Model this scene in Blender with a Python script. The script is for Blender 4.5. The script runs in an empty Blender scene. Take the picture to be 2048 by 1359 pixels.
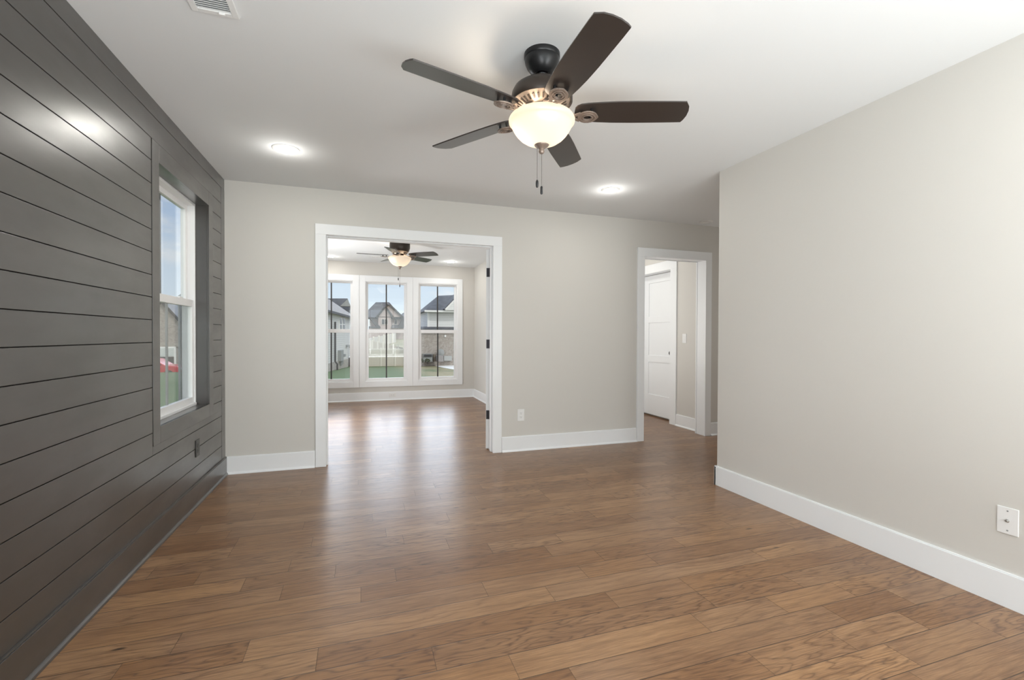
import bpy, math, random
from math import sin, cos, radians, pi, hypot
from mathutils import Vector, Matrix
S = bpy.context.scene
COL = S.collection
R = random.Random(7)

# ------------------------------------------------------------------ camera
FPX, YAW, PITCH, ROLL, SHY, CAMZ = 916.72, .31901, -.01144, .0034, -1.483, 1.16184
fwd = Vector((sin(YAW)*cos(PITCH), cos(YAW)*cos(PITCH), sin(PITCH)))
rgt0 = Vector((cos(YAW), -sin(YAW), 0))
up0 = rgt0.cross(fwd)
rgt = rgt0*cos(ROLL) + up0*sin(ROLL)
up = -rgt0*sin(ROLL) + up0*cos(ROLL)
cam_d = bpy.data.cameras.new('camera')
cam = bpy.data.objects.new('camera', cam_d)
COL.objects.link(cam)
M = Matrix((rgt, up, -fwd)).transposed().to_4x4()
M.translation = Vector((0, 0, CAMZ))
cam.matrix_world = M
cam_d.sensor_width = 36
cam_d.lens = FPX/2048*36
cam_d.shift_y = 1.483/2048
cam_d.clip_start = .02
cam_d.clip_end = 500
S.camera = cam

def far(u, v, Y):
    """a point of the surroundings, Y metres beyond the camera along the house"""
    d = fwd + rgt*((u-1024)/FPX) + up*(-(v-680.98)/FPX)
    t = Y/d.y
    return Vector((d.x*t, Y, CAMZ+d.z*t))

# ------------------------------------------------------------------ view
S.view_settings.view_transform = 'Standard'
S.view_settings.look = 'None'
S.view_settings.gamma = 1
S.view_settings.use_curve_mapping = False
S.view_settings.exposure = 0.25

# ------------------------------------------------------------------ node helpers
class NT:
    def __init__(s, tree):
        s.t = tree; s.n = tree.nodes; s.n.clear()
    def add(s, typ, **kw):
        nd = s.n.new(typ)
        for k, v in kw.items():
            if k.startswith('i_'):
                nd.inputs[k[2:].replace('_', ' ')].default_value = v
            else:
                setattr(nd, k, v)
        return nd
    def link(s, a, b): s.t.links.new(a, b)
    def val(s, x, sock):
        if hasattr(x, 'is_output'): s.link(x, sock)
        else: sock.default_value = x
    def m(s, op, a, b=None, c=None, clamp=False):
        nd = s.n.new('ShaderNodeMath'); nd.operation = op; nd.use_clamp = clamp
        s.val(a, nd.inputs[0])
        if b is not None: s.val(b, nd.inputs[1])
        if c is not None: s.val(c, nd.inputs[2])
        return nd.outputs[0]
    def ramp(s, x, lo, hi, a=0., b=1.):
        if lo > hi: lo, hi, a, b = hi, lo, b, a
        nd = s.n.new('ShaderNodeMapRange'); nd.interpolation_type = 'SMOOTHSTEP'
        s.val(x, nd.inputs['Value'])
        nd.inputs['From Min'].default_value = lo; nd.inputs['From Max'].default_value = hi
        nd.inputs['To Min'].default_value = a; nd.inputs['To Max'].default_value = b
        return nd.outputs[0]
    def mix(s, f, a, b):
        nd = s.n.new('ShaderNodeMix'); nd.data_type = 'RGBA'
        s.val(f, nd.inputs[0]); s.val(a, nd.inputs[6]); s.val(b, nd.inputs[7])
        return nd.outputs[2]

def rgb(r, g, b): return (r, g, b, 1)

# ------------------------------------------------------------------ world
W = bpy.data.worlds.new('sky'); S.world = W; W.use_nodes = True
n = NT(W.node_tree)
tc = n.add('ShaderNodeTexCoord')
sep = n.add('ShaderNodeSeparateXYZ'); n.link(tc.outputs['Generated'], sep.inputs[0])
X, Y_, Z = sep.outputs
el = n.ramp(Z, -.02, .5)
base = n.mix(el, rgb(.60, .73, .90), rgb(.26, .40, .70))
el2 = n.ramp(Z, .0, .26)
base = n.mix(el2, rgb(.74, .83, .92), base)
mp = n.add('ShaderNodeMapping'); mp.inputs['Scale'].default_value = (1.0, 1.0, 2.6)
mp.inputs['Location'].default_value = (.35, .2, .1)
n.link(tc.outputs['Generated'], mp.inputs[0])
cl = n.add('ShaderNodeTexNoise', i_Scale=4.2, i_Detail=7.0, i_Roughness=.58)
n.link(mp.outputs[0], cl.inputs['Vector'])
cm = n.ramp(cl.outputs[0], .50, .66)
col = n.mix(cm, base, rgb(.86, .88, .92))
# unseen bright patch of sky, added to strengthen the floor reflections
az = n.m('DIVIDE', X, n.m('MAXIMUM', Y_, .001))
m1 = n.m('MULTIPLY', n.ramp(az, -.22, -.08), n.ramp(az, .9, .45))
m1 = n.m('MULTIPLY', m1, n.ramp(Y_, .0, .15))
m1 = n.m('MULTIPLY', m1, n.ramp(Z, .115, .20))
sky_boost = n.m('MULTIPLY', m1, 1.0, clamp=True)
# sky behind the house made brighter too, added for rear daylight
rear = n.ramp(Y_, .1, -.45)
st = n.m('ADD', 1.0, n.m('ADD', n.m('MULTIPLY', sky_boost, 5.0), n.m('MULTIPLY', rear, .3)))
col = n.mix(n.m('MULTIPLY', sky_boost, .8), col, rgb(.84, .90, 1.0))
col = n.mix(n.m('MULTIPLY', rear, .85), col, rgb(.95, .93, .90))
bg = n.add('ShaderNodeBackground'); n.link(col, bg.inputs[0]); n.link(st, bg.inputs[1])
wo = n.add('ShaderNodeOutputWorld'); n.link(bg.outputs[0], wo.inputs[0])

# ------------------------------------------------------------------ sun, daylight portals and added fill lamps
sd = bpy.data.lights.new('sun', 'SUN'); sd.energy = 1.1; sd.angle = radians(3); sd.color = (1, .95, .88)
so = bpy.data.objects.new('sun', sd); COL.objects.link(so)
so.rotation_euler = Vector((-.45, .62, -.75)).to_track_quat('-Z', 'Y').to_euler()
def portal(name, loc, direction, sx, sy):
    d = bpy.data.lights.new(name, 'AREA'); d.shape = 'RECTANGLE'; d.size = sx; d.size_y = sy
    d.cycles.is_portal = True
    o = bpy.data.objects.new(name, d); COL.objects.link(o); o.location = loc
    o.rotation_euler = Vector(direction).to_track_quat('-Z', 'Z').to_euler()
portal('window_daylight', (.44, 8.66, 1.225), (0, -1, 0), 2.7, 1.9)
portal('window_daylight', (-1.26, 3.5, 1.38), (1, 0, 0), .95, 1.5)
def area(name, loc, direction, sx, sy, power, color=(1, 1, 1)):
    d = bpy.data.lights.new(name, 'AREA'); d.shape = 'RECTANGLE'; d.size = sx; d.size_y = sy; d.energy = power; d.color = color
    o = bpy.data.objects.new(name, d); COL.objects.link(o); o.location = loc
    o.rotation_euler = Vector(direction).to_track_quat('-Z', 'Z').to_euler()
area('rear_fill', (.8, -1.72, 1.25), (0, 1, .30), 2.9, 2.0, 32, (.92, .975, 1))  # added fill behind the camera, standing in for window light
area('rear_up_fill', (.8, -1.05, .35), (0, -.03, 1), 3.2, 1.3, 125, (.91, .975, 1))  # added upward fill bounced off the ceiling, not a sunlit floor
area('sunroom_side_fill', (-1.03, 6.5, 1.3), (1, -.25, .35), 2.6, 1.5, 78, (.97, .985, 1))  # fill added along the unseen sunroom wall, which has no window
area('left_rear_fill', (-1.03, -.7, 1.15), (1, .25, -.02), 1.5, 1.7, 36, (.92, .975, 1))  # extra fill lamp for the right wall; no window stands here
area('right_rear_fill', (2.60, -1.1, 1.2), (-.8, 1, 0), 1.2, 1.7, 30, (.92, .975, 1))  # extra fill lamp towards the back wall's left part; no window behind it
area('hall_end_fill', (5.9, 3.65, 1.3), (-1, 0, .1), 1.0, 1.8, 12, (1, .97, .93))  # unseen fill added for the side hallway; its end wall is solid
area('small_hall_fill', (2.25, 5.6, 1.4), (1, 0, .2), 1.4, 1.8, 16, (1, .985, .96))  # unseen fill lamp added to brighten the small hall

# ------------------------------------------------------------------ mesh builder
class MB:
    def __init__(s): s.v = []; s.f = []
    def box(s, x0, x1, y0, y1, z0, z1):
        if x0 > x1: x0, x1 = x1, x0
        if y0 > y1: y0, y1 = y1, y0
        if z0 > z1: z0, z1 = z1, z0
        b = len(s.v)
        s.v += [Vector(p) for p in ((x0,y0,z0),(x1,y0,z0),(x1,y1,z0),(x0,y1,z0),(x0,y0,z1),(x1,y0,z1),(x1,y1,z1),(x0,y1,z1))]
        s.f += [tuple(b+i for i in q) for q in ((0,3,2,1),(4,5,6,7),(0,1,5,4),(1,2,6,5),(2,3,7,6),(3,0,4,7))]
        return s
    def poly(s, pts, ext):
        """planar outline pushed along the vector ext"""
        b = len(s.v); k = len(pts); e = Vector(ext)
        s.v += [Vector(p) for p in pts] + [Vector(p)+e for p in pts]
        s.f.append(tuple(range(b, b+k))[::-1]); s.f.append(tuple(range(b+k, b+2*k)))
        for i in range(k):
            j = (i+1) % k
            s.f.append((b+i, b+j, b+k+j, b+k+i))
        return s
    def quad(s, *pts):
        b = len(s.v); s.v += [Vector(p) for p in pts]; s.f.append(tuple(range(b, b+len(pts)))); return s
    def lathe(s, prof, c=(0,0,0), seg=48, close=False):
        b = len(s.v); k = len(prof)
        for i in range(seg):
            a = 2*pi*i/seg
            for r, z in prof: s.v.append(Vector((c[0]+r*cos(a), c[1]+r*sin(a), c[2]+z)))
        for i in range(seg):
            j = (i+1) % seg
            for q in range(k-1 if not close else k):
                p = (q+1) % k
                s.f.append((b+i*k+q, b+j*k+q, b+j*k+p, b+i*k+p))
        return s
    def tube(s, path, r, seg=8):
        path = [Vector(p) for p in path]; b = len(s.v)
        for i, p in enumerate(path):
            d = (path[min(i+1, len(path)-1)]-path[max(i-1, 0)]).normalized()
            a = d.orthogonal().normalized() if i == 0 else (a - d*a.dot(d)).normalized()
            c = d.cross(a)
            rr = r[i] if isinstance(r, (list, tuple)) else r
            for q in range(seg):
                t = 2*pi*q/seg; s.v.append(p + (a*cos(t)+c*sin(t))*rr)
        for i in range(len(path)-1):
            for q in range(seg):
                w = (q+1) % seg
                s.f.append((b+i*seg+q, b+i*seg+w, b+(i+1)*seg+w, b+(i+1)*seg+q))
        s.f.append(tuple(range(b, b+seg))[::-1]); s.f.append(tuple(range(len(s.v)-seg, len(s.v))))
        return s
    def xf(s, mat, start=0):
        for i in range(start, len(s.v)): s.v[i] = mat @ s.v[i]
        return s
    def build(s, name, mat, parent=None, smooth=False, bevel=0, origin=None, weld=False):
        if parent is not None: o0 = wloc[parent.name]
        elif origin is not None: o0 = Vector(origin)
        else:
            xs = [p.x for p in s.v]; ys = [p.y for p in s.v]; zs = [p.z for p in s.v]
            o0 = Vector(((min(xs)+max(xs))/2, (min(ys)+max(ys))/2, min(zs)))
        me = bpy.data.meshes.new(name)
        me.from_pydata([tuple(p-o0) for p in s.v], [], s.f)
        if weld:
            import bmesh
            bm = bmesh.new(); bm.from_mesh(me); bmesh.ops.remove_doubles(bm, verts=bm.verts, dist=1e-5)
            bmesh.ops.recalc_face_normals(bm, faces=bm.faces); bm.to_mesh(me); bm.free()
        me.materials.append(mat); me.validate(); me.update()
        if smooth:
            me.polygons.foreach_set('use_smooth', [True]*len(me.polygons))
        o = bpy.data.objects.new(name, me); COL.objects.link(o)
        if parent is not None:
            o.parent = parent; wloc[o.name] = o0
        else:
            o.location = o0; wloc[o.name] = o0
        if smooth and smooth != 'full':
            es = o.modifiers.new('split', 'EDGE_SPLIT'); es.split_angle = radians(38)
        if bevel:
            bv = o.modifiers.new('bevel', 'BEVEL'); bv.width = bevel; bv.segments = 2; bv.limit_method = 'ANGLE'
        return o
wloc = {}
def tag(o, label=None, cat=None, group=None, kind=None):
    if label: o['label'] = label
    if cat: o['category'] = cat
    if group: o['group'] = group
    if kind: o['kind'] = kind
    return o
def thing(name, loc, label=None, cat=None, group=None, kind=None):
    o = bpy.data.objects.new(name, None); COL.objects.link(o); o.location = loc
    o.empty_display_size = .1
    wloc[o.name] = Vector(loc)
    return tag(o, label, cat, group, kind)
def struct(o, label=None, cat=None): return tag(o, label, cat, None, 'structure')

# ------------------------------------------------------------------ materials
def mat(name, c, rough=.5, metal=0, spec=.5, bump=0, bscale=200, emis=None, estr=0, var=0, vscale=3, coat=0):
    m = bpy.data.materials.new(name); m.use_nodes = True; n = NT(m.node_tree)
    p = n.add('ShaderNodeBsdfPrincipled'); o = n.add('ShaderNodeOutputMaterial'); n.link(p.outputs[0], o.inputs[0])
    p.inputs['Base Color'].default_value = rgb(*c); p.inputs['Roughness'].default_value = rough
    p.inputs['Metallic'].default_value = metal; p.inputs['Specular IOR Level'].default_value = spec
    if coat: p.inputs['Coat Weight'].default_value = coat; p.inputs['Coat Roughness'].default_value = .15
    tc = n.add('ShaderNodeTexCoord')
    if var:
        nz = n.add('ShaderNodeTexNoise', i_Scale=vscale, i_Detail=4.0); n.link(tc.outputs['Object'], nz.inputs['Vector'])
        f = n.ramp(nz.outputs[0], .3, .7)
        n.link(n.mix(f, rgb(*[x*(1-var) for x in c]), rgb(*[min(1, x*(1+var)) for x in c])), p.inputs['Base Color'])
    if bump:
        nz = n.add('ShaderNodeTexNoise', i_Scale=bscale, i_Detail=3.0); n.link(tc.outputs['Object'], nz.inputs['Vector'])
        b = n.add('ShaderNodeBump', i_Strength=bump, i_Distance=.002); n.link(nz.outputs[0], b.inputs['Height'])
        n.link(b.outputs[0], p.inputs['Normal'])
    if emis: p.inputs['Emission Color'].default_value = rgb(*emis); p.inputs['Emission Strength'].default_value = estr
    return m
WALL = mat('wall_paint', (.655, .635, .595), .55, spec=.3, bump=.12, bscale=350)
WALL2 = mat('hall_wall_paint', (.655, .635, .595), .55, spec=.3, bump=.12, bscale=350)
CEIL = mat('ceiling_paint', (.79, .805, .81), .8, spec=.2, bump=.08, bscale=250)
TRIM = mat('white_trim_paint', (.87, .885, .895), .32, spec=.5)
VINYL = mat('white_vinyl', (.86, .86, .86), .3)
PLATE = mat('white_plastic', (.84, .84, .83), .3)
DARKSLOT = mat('slot_dark', (.05, .05, .05), .6)
GROOVE = mat('groove_shadow_paint', (.012, .011, .010), .7)
BLACK = mat('black_hardware', (.012, .012, .013), .35, spec=.5)
HINGE = mat('hinge_metal', (.05, .048, .055), .35, metal=.6)
CANOPY = mat('black_bronze', (.016, .016, .017), .32, metal=.3)
BRONZE = mat('oil_rubbed_bronze', (.045, .034, .027), .38, metal=.35)
IRON = mat('lamplit_bronze', (.30, .235, .195), .34, metal=.45)  # oil-rubbed bronze with the lamp's light put into a paler base colour
VENTP = mat('fan_vent_plate', (.30, .245, .205), .4, metal=.3)
CHAIN = mat('chain_metal', (.16, .14, .13), .3, metal=.9)
ALU = mat('bronze_muntin', (.055, .052, .05), .4, metal=.3)
CAULK = mat('muntin_grey', (.34, .35, .36), .35, metal=.3)
LENS = mat('led_lens', (.9, .9, .9), .4, emis=(1, .965, .90), estr=80)
def shiplap_mat():
    m = bpy.data.materials.new('charcoal_gloss_paint'); m.use_nodes = True; n = NT(m.node_tree)
    p = n.add('ShaderNodeBsdfPrincipled'); o = n.add('ShaderNodeOutputMaterial'); n.link(p.outputs[0], o.inputs[0])
    tc = n.add('ShaderNodeTexCoord')
    p.inputs['Base Color'].default_value = rgb(.038, .033, .029)
    mp = n.add('ShaderNodeMapping'); mp.inputs['Scale'].default_value = (1, .35, 1); n.link(tc.outputs['Object'], mp.inputs[0])
    a = n.add('ShaderNodeTexNoise', i_Scale=5.0, i_Detail=5.0, i_Roughness=.6); n.link(mp.outputs[0], a.inputs['Vector'])
    n.link(n.ramp(a.outputs[0], .32, .68, .29, .47), p.inputs['Roughness'])
    p.inputs['Specular IOR Level'].default_value = .6
    p.inputs['Coat Weight'].default_value = 1.0; p.inputs['Coat Roughness'].default_value = .285
    mp2 = n.add('ShaderNodeMapping'); mp2.inputs['Scale'].default_value = (1, .12, 1); n.link(tc.outputs['Object'], mp2.inputs[0])
    b1 = n.add('ShaderNodeTexNoise', i_Scale=160.0, i_Detail=4.0); n.link(mp2.outputs[0], b1.inputs['Vector'])
    b2 = n.add('ShaderNodeTexNoise', i_Scale=7.0, i_Detail=2.0); n.link(mp.outputs[0], b2.inputs['Vector'])
    h = n.m('ADD', n.m('MULTIPLY', b1.outputs[0], .14), n.m('MULTIPLY', b2.outputs[0], 1.6))
    bp_ = n.add('ShaderNodeBump', i_Strength=.5, i_Distance=.0022); n.link(h, bp_.inputs['Height']); n.link(bp_.outputs[0], p.inputs['Normal'])
    return m
DARK = shiplap_mat()
def glass_mat(name, tint=(.93, .95, .95), ior=1.5, gloss=1.0):
    m = bpy.data.materials.new(name); m.use_nodes = True; n = NT(m.node_tree)
    t = n.add('ShaderNodeBsdfTransparent'); t.inputs[0].default_value = rgb(*tint)
    g = n.add('ShaderNodeBsdfGlossy'); g.inputs[0].default_value = rgb(gloss, gloss, gloss); g.inputs['Roughness'].default_value = .0
    fr = n.add('ShaderNodeFresnel'); ge = n.add('ShaderNodeNewGeometry')
    n.link(n.m('ADD', ior, n.m('MULTIPLY', ge.outputs['Backfacing'], 1/ior-ior)), fr.inputs[0])
    mx = n.add('ShaderNodeMixShader'); n.link(fr.outputs[0], mx.inputs[0]); n.link(t.outputs[0], mx.inputs[1]); n.link(g.outputs[0], mx.inputs[2])
    o = n.add('ShaderNodeOutputMaterial'); n.link(mx.outputs[0], o.inputs[0])
    return m
GLASS = glass_mat('window_glass')
SCREENGLASS = glass_mat('tinted_window_glass', (.58, .66, .68), 1.6)
def bowl_mat():
    m = bpy.data.materials.new('frosted_lamp_glass'); m.use_nodes = True; n = NT(m.node_tree)
    d = n.add('ShaderNodeBsdfDiffuse'); d.inputs[0].default_value = rgb(.55, .50, .44)
    t = n.add('ShaderNodeBsdfTranslucent'); t.inputs[0].default_value = rgb(.19, .165, .13)
    g = n.add('ShaderNodeBsdfGlossy'); g.inputs['Roughness'].default_value = .25
    e = n.add('ShaderNodeEmission'); e.inputs[0].default_value = rgb(1, .88, .74); e.inputs[1].default_value = .27
    m1 = n.add('ShaderNodeMixShader'); m1.inputs[0].default_value = .4; n.link(d.outputs[0], m1.inputs[1]); n.link(t.outputs[0], m1.inputs[2])
    m2 = n.add('ShaderNodeMixShader'); m2.inputs[0].default_value = .06; n.link(m1.outputs[0], m2.inputs[1]); n.link(g.outputs[0], m2.inputs[2])
    a = n.add('ShaderNodeAddShader'); n.link(m2.outputs[0], a.inputs[0]); n.link(e.outputs[0], a.inputs[1])
    o = n.add('ShaderNodeOutputMaterial'); n.link(a.outputs[0], o.inputs[0])
    return m
BOWL = bowl_mat()
def blade_mat():
    m = bpy.data.materials.new('walnut_blade'); m.use_nodes = True; n = NT(m.node_tree)
    p = n.add('ShaderNodeBsdfPrincipled'); o = n.add('ShaderNodeOutputMaterial'); n.link(p.outputs[0], o.inputs[0])
    tc = n.add('ShaderNodeTexCoord')
    a = n.add('ShaderNodeTexNoise', i_Scale=9.0, i_Detail=5.0); n.link(tc.outputs['Object'], a.inputs['Vector'])
    n.link(n.mix(a.outputs[0], rgb(.026, .020, .017), rgb(.040, .031, .027)), p.inputs['Base Color'])
    p.inputs['Roughness'].default_value = .34
    p.inputs['Coat Weight'].default_value = .5; p.inputs['Coat Roughness'].default_value = .3
    return m
BLADE = blade_mat()
def floor_mat():
    m = bpy.data.materials.new('oak_plank_floor'); m.use_nodes = True; n = NT(m.node_tree)
    p = n.add('ShaderNodeBsdfPrincipled'); o = n.add('ShaderNodeOutputMaterial'); n.link(p.outputs[0], o.inputs[0])
    uv = n.add('ShaderNodeUVMap'); uv.uv_map = 'grain'
    uv2 = n.add('ShaderNodeUVMap'); uv2.uv_map = 'size'
    at = n.add('ShaderNodeAttribute'); at.attribute_name = 'tone'
    sp = n.add('ShaderNodeSeparateColor'); n.link(at.outputs['Color'], sp.inputs[0])
    t1, t2, t3 = sp.outputs
    # long soft distortion, then rings
    mpd = n.add('ShaderNodeMapping'); mpd.inputs['Scale'].default_value = (1.6, 9, 1); n.link(uv.outputs[0], mpd.inputs[0])
    nd = n.add('ShaderNodeTexNoise', i_Scale=1.0, i_Detail=3.0, i_Roughness=.5); n.link(mpd.outputs[0], nd.inputs['Vector'])
    su = n.add('ShaderNodeSeparateXYZ'); n.link(uv.outputs[0], su.inputs[0])
    ring = n.m('ADD', n.m('MULTIPLY', su.outputs[1], 26.0), n.m('MULTIPLY', nd.outputs[0], n.m('ADD', 3.0, n.m('MULTIPLY', t3, 13.0))))
    fr = n.m('FRACT', ring)
    band = n.m('POWER', n.m('ABSOLUTE', n.m('SUBTRACT', n.m('MULTIPLY', fr, 2.0), 1.0)), 3.0)
    # fine fibres
    mpf = n.add('ShaderNodeMapping'); mpf.inputs['Scale'].default_value = (9, 260, 1); n.link(uv.outputs[0], mpf.inputs[0])
    nf = n.add('ShaderNodeTexNoise', i_Scale=1.0, i_Detail=5.0, i_Roughness=.65); n.link(mpf.outputs[0], nf.inputs['Vector'])
    # blotches and dark mineral streaks
    mpb = n.add('ShaderNodeMapping'); mpb.inputs['Scale'].default_value = (2.6, 11, 1); n.link(uv.outputs[0], mpb.inputs[0])
    nb = n.add('ShaderNodeTexNoise', i_Scale=1.0, i_Detail=4.0, i_Roughness=.6); n.link(mpb.outputs[0], nb.inputs['Vector'])
    mps = n.add('ShaderNodeMapping'); mps.inputs['Scale'].default_value = (3.5, 45, 1); mps.inputs['Location'].default_value = (7, 3, 0); n.link(uv.outputs[0], mps.inputs[0])
    ns = n.add('ShaderNodeTexNoise', i_Scale=1.0, i_Detail=6.0, i_Roughness=.7); n.link(mps.outputs[0], ns.inputs['Vector'])
    # knots
    mpk = n.add('ShaderNodeMapping'); mpk.inputs['Scale'].default_value = (2.2, 6.5, 1); n.link(uv.outputs[0], mpk.inputs[0])
    vk = n.add('ShaderNodeTexVoronoi', i_Scale=1.0); n.link(mpk.outputs[0], vk.inputs['Vector'])
    knot = n.ramp(vk.outputs['Distance'], .075, .02)
    c = n.mix(t1, rgb(.235, .113, .046), rgb(.420, .236, .112))
    c = n.mix(n.m('MULTIPLY', t2, .5), c, rgb(.270, .165, .100))
    c = n.mix(n.ramp(nb.outputs[0], .35, .75, 0, .5), c, rgb(.140, .062, .028))
    c = n.mix(n.m('MULTIPLY', band, n.m('ADD', .30, n.m('MULTIPLY', t3, .42))), c, rgb(.070, .030, .015))
    c = n.mix(n.ramp(nf.outputs[0], .40, .72, 0, .42), c, rgb(.075, .034, .018))
    c = n.mix(n.ramp(nf.outputs[0], .50, .25, 0, .30), c, rgb(.50, .29, .155))
    c = n.mix(n.ramp(ns.outputs[0], .62, .76, 0, .75), c, rgb(.038, .018, .010))
    c = n.mix(n.m('MULTIPLY', knot, .8), c, rgb(.018, .009, .006))
    # seams
    s2 = n.add('ShaderNodeSeparateXYZ'); n.link(uv2.outputs[0], s2.inputs[0])
    ey = n.m('MINIMUM', s2.outputs[1], n.m('SUBTRACT', .127, s2.outputs[1]))
    ex = s2.outputs[0]
    e = n.m('MINIMUM', ey, ex)
    seam = n.ramp(e, .0024, .0006)
    c = n.mix(n.m('MULTIPLY', seam, .8), c, rgb(.016, .009, .006))
    n.link(c, p.inputs['Base Color'])
    n.link(n.ramp(nf.outputs[0], .3, .7, .28, .34), p.inputs['Roughness'])
    p.inputs['Specular IOR Level'].default_value = .55
    h = n.m('SUBTRACT', n.m('MULTIPLY', nf.outputs[0], .25), seam)
    h = n.m('ADD', h, n.m('MULTIPLY', nb.outputs[0], .5))
    b = n.add('ShaderNodeBump', i_Strength=.35, i_Distance=.0012); n.link(h, b.inputs['Height']); n.link(b.outputs[0], p.inputs['Normal'])
    return m
FLOOR = floor_mat()
def brick_mat(name, c1, c2, mort, sx=4.5, bw=.22, bh=.075):
    m = bpy.data.materials.new(name); m.use_nodes = True; n = NT(m.node_tree)
    p = n.add('ShaderNodeBsdfPrincipled'); o = n.add('ShaderNodeOutputMaterial'); n.link(p.outputs[0], o.inputs[0])
    tc = n.add('ShaderNodeTexCoord'); se = n.add('ShaderNodeSeparateXYZ'); n.link(tc.outputs['Object'], se.inputs[0])
    cb = n.add('ShaderNodeCombineXYZ'); n.link(n.m('ADD', se.outputs[0], se.outputs[1]), cb.inputs[0]); n.link(se.outputs[2], cb.inputs[1])
    b = n.add('ShaderNodeTexBrick', i_Scale=1.0); b.inputs['Brick Width'].default_value = bw; b.inputs['Row Height'].default_value = bh
    b.inputs['Mortar Size'].default_value = .008
    b.inputs['Color1'].default_value = rgb(*c1); b.inputs['Color2'].default_value = rgb(*c2); b.inputs['Mortar'].default_value = rgb(*mort)
    n.link(cb.outputs[0], b.inputs['Vector'])
    nz = n.add('ShaderNodeTexNoise', i_Scale=6.0, i_Detail=3.0); n.link(tc.outputs['Object'], nz.inputs['Vector'])
    n.link(n.mix(n.ramp(nz.outputs[0], .4, .7, 0, .5), b.outputs[0], rgb(*mort)), p.inputs['Base Color'])
    p.inputs['Roughness'].default_value = .9
    return m
def stripe_mat(name, c, gap=.16, axis=2, dark=.55, rough=.7):
    m = bpy.data.materials.new(name); m.use_nodes = True; n = NT(m.node_tree)
    p = n.add('ShaderNodeBsdfPrincipled'); o = n.add('ShaderNodeOutputMaterial'); n.link(p.outputs[0], o.inputs[0])
    tc = n.add('ShaderNodeTexCoord'); se = n.add('ShaderNodeSeparateXYZ'); n.link(tc.outputs['Object'], se.inputs[0])
    f = n.m('FRACT', n.m('DIVIDE', se.outputs[axis], gap))
    l = n.ramp(f, .12, .03)
    n.link(n.mix(l, rgb(*c), rgb(*[x*dark for x in c])), p.inputs['Base Color']); p.inputs['Roughness'].default_value = rough
    return m
BRICK = brick_mat('grey_brick', (.36, .31, .28), (.24, .20, .18), (.50, .47, .44))
PINKB = brick_mat('pinkish_brick', (.46, .37, .35), (.38, .30, .29), (.52, .46, .44))
STONE = brick_mat('stone_base', (.42, .38, .34), (.33, .30, .27), (.48, .45, .42), bw=.4, bh=.2)
SIDING = stripe_mat('white_lap_siding', (.80, .80, .81), .18)
SIDING2 = stripe_mat('pale_lap_siding', (.66, .65, .63), .18)
SHING = mat('dark_shingles', (.085, .088, .10), .9, var=.25, vscale=2, bump=.5, bscale=9)
SHINGT = mat('tan_grey_shingles', (.26, .24, .225), .9, var=.2, vscale=4)
FASC = mat('dark_fascia', (.03, .03, .035), .6)
WFASC = mat('white_fascia', (.85, .85, .85), .5)
DWIN = mat('dark_window_pane', (.03, .032, .04), .15)
BLIND = mat('window_blind', (.62, .66, .66), .6)
FENCE = stripe_mat('tan_vinyl_fence', (.60, .56, .49), .16, 0, .8)
FPOST = mat('tan_vinyl_post', (.72, .69, .62), .5)
CONC = mat('pale_concrete', (.78, .76, .72), .8, var=.05, vscale=2)
UTIL = mat('grey_utility_metal', (.27, .28, .28), .6)
ACM = mat('ac_dark_metal', (.10, .10, .11), .6, bump=.6, bscale=60)
RED = mat('red_car_paint', (.55, .03, .05), .25, coat=.6)
TIRE = mat('tyre_rubber', (.02, .02, .02), .8)
LEAF = mat('shrub_leaves', (.06, .075, .03), .8, var=.5, vscale=20)
def grass_mat():
    m = bpy.data.materials.new('lawn_grass'); m.use_nodes = True; n = NT(m.node_tree)
    p = n.add('ShaderNodeBsdfPrincipled'); o = n.add('ShaderNodeOutputMaterial'); n.link(p.outputs[0], o.inputs[0])
    tc = n.add('ShaderNodeTexCoord'); se = n.add('ShaderNodeSeparateXYZ'); n.link(tc.outputs['Object'], se.inputs[0])
    a = n.add('ShaderNodeTexNoise', i_Scale=.5, i_Detail=6.0, i_Roughness=.6); n.link(tc.outputs['Object'], a.inputs['Vector'])
    b = n.add('ShaderNodeTexNoise', i_Scale=14.0, i_Detail=4.0); n.link(tc.outputs['Object'], b.inputs['Vector'])
    c = n.mix(n.ramp(b.outputs[0], .35, .65), rgb(.040, .080, .018), rgb(.085, .135, .038))
    # drier beyond the fence and near the neighbour's patio
    dry = n.m('MAXIMUM', n.ramp(se.outputs[1], 47, 53), n.m('MULTIPLY', n.ramp(se.outputs[0], 2.2, 5.0), n.ramp(se.outputs[1], 20, 26)))
    dry = n.m('MULTIPLY', dry, n.ramp(a.outputs[0], .32, .52))
    c = n.mix(dry, c, rgb(.26, .22, .12))
    n.link(c, p.inputs['Base Color']); p.inputs['Roughness'].default_value = .95
    return m
GRASS = grass_mat()

# ------------------------------------------------------------------ room dimensions
XL, YB, XR, YC, H = -1.070, 4.358, 2.648, 2.890, 2.44
YF = YB+.132            # far face of the partition wall
XSR, YS = 2.044, 8.465  # sunroom right wall, window wall
XH = 3.900              # small hall's right wall
YR = -1.8               # wall behind the camera
XE = 6.0
YO = YS+.16

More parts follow.
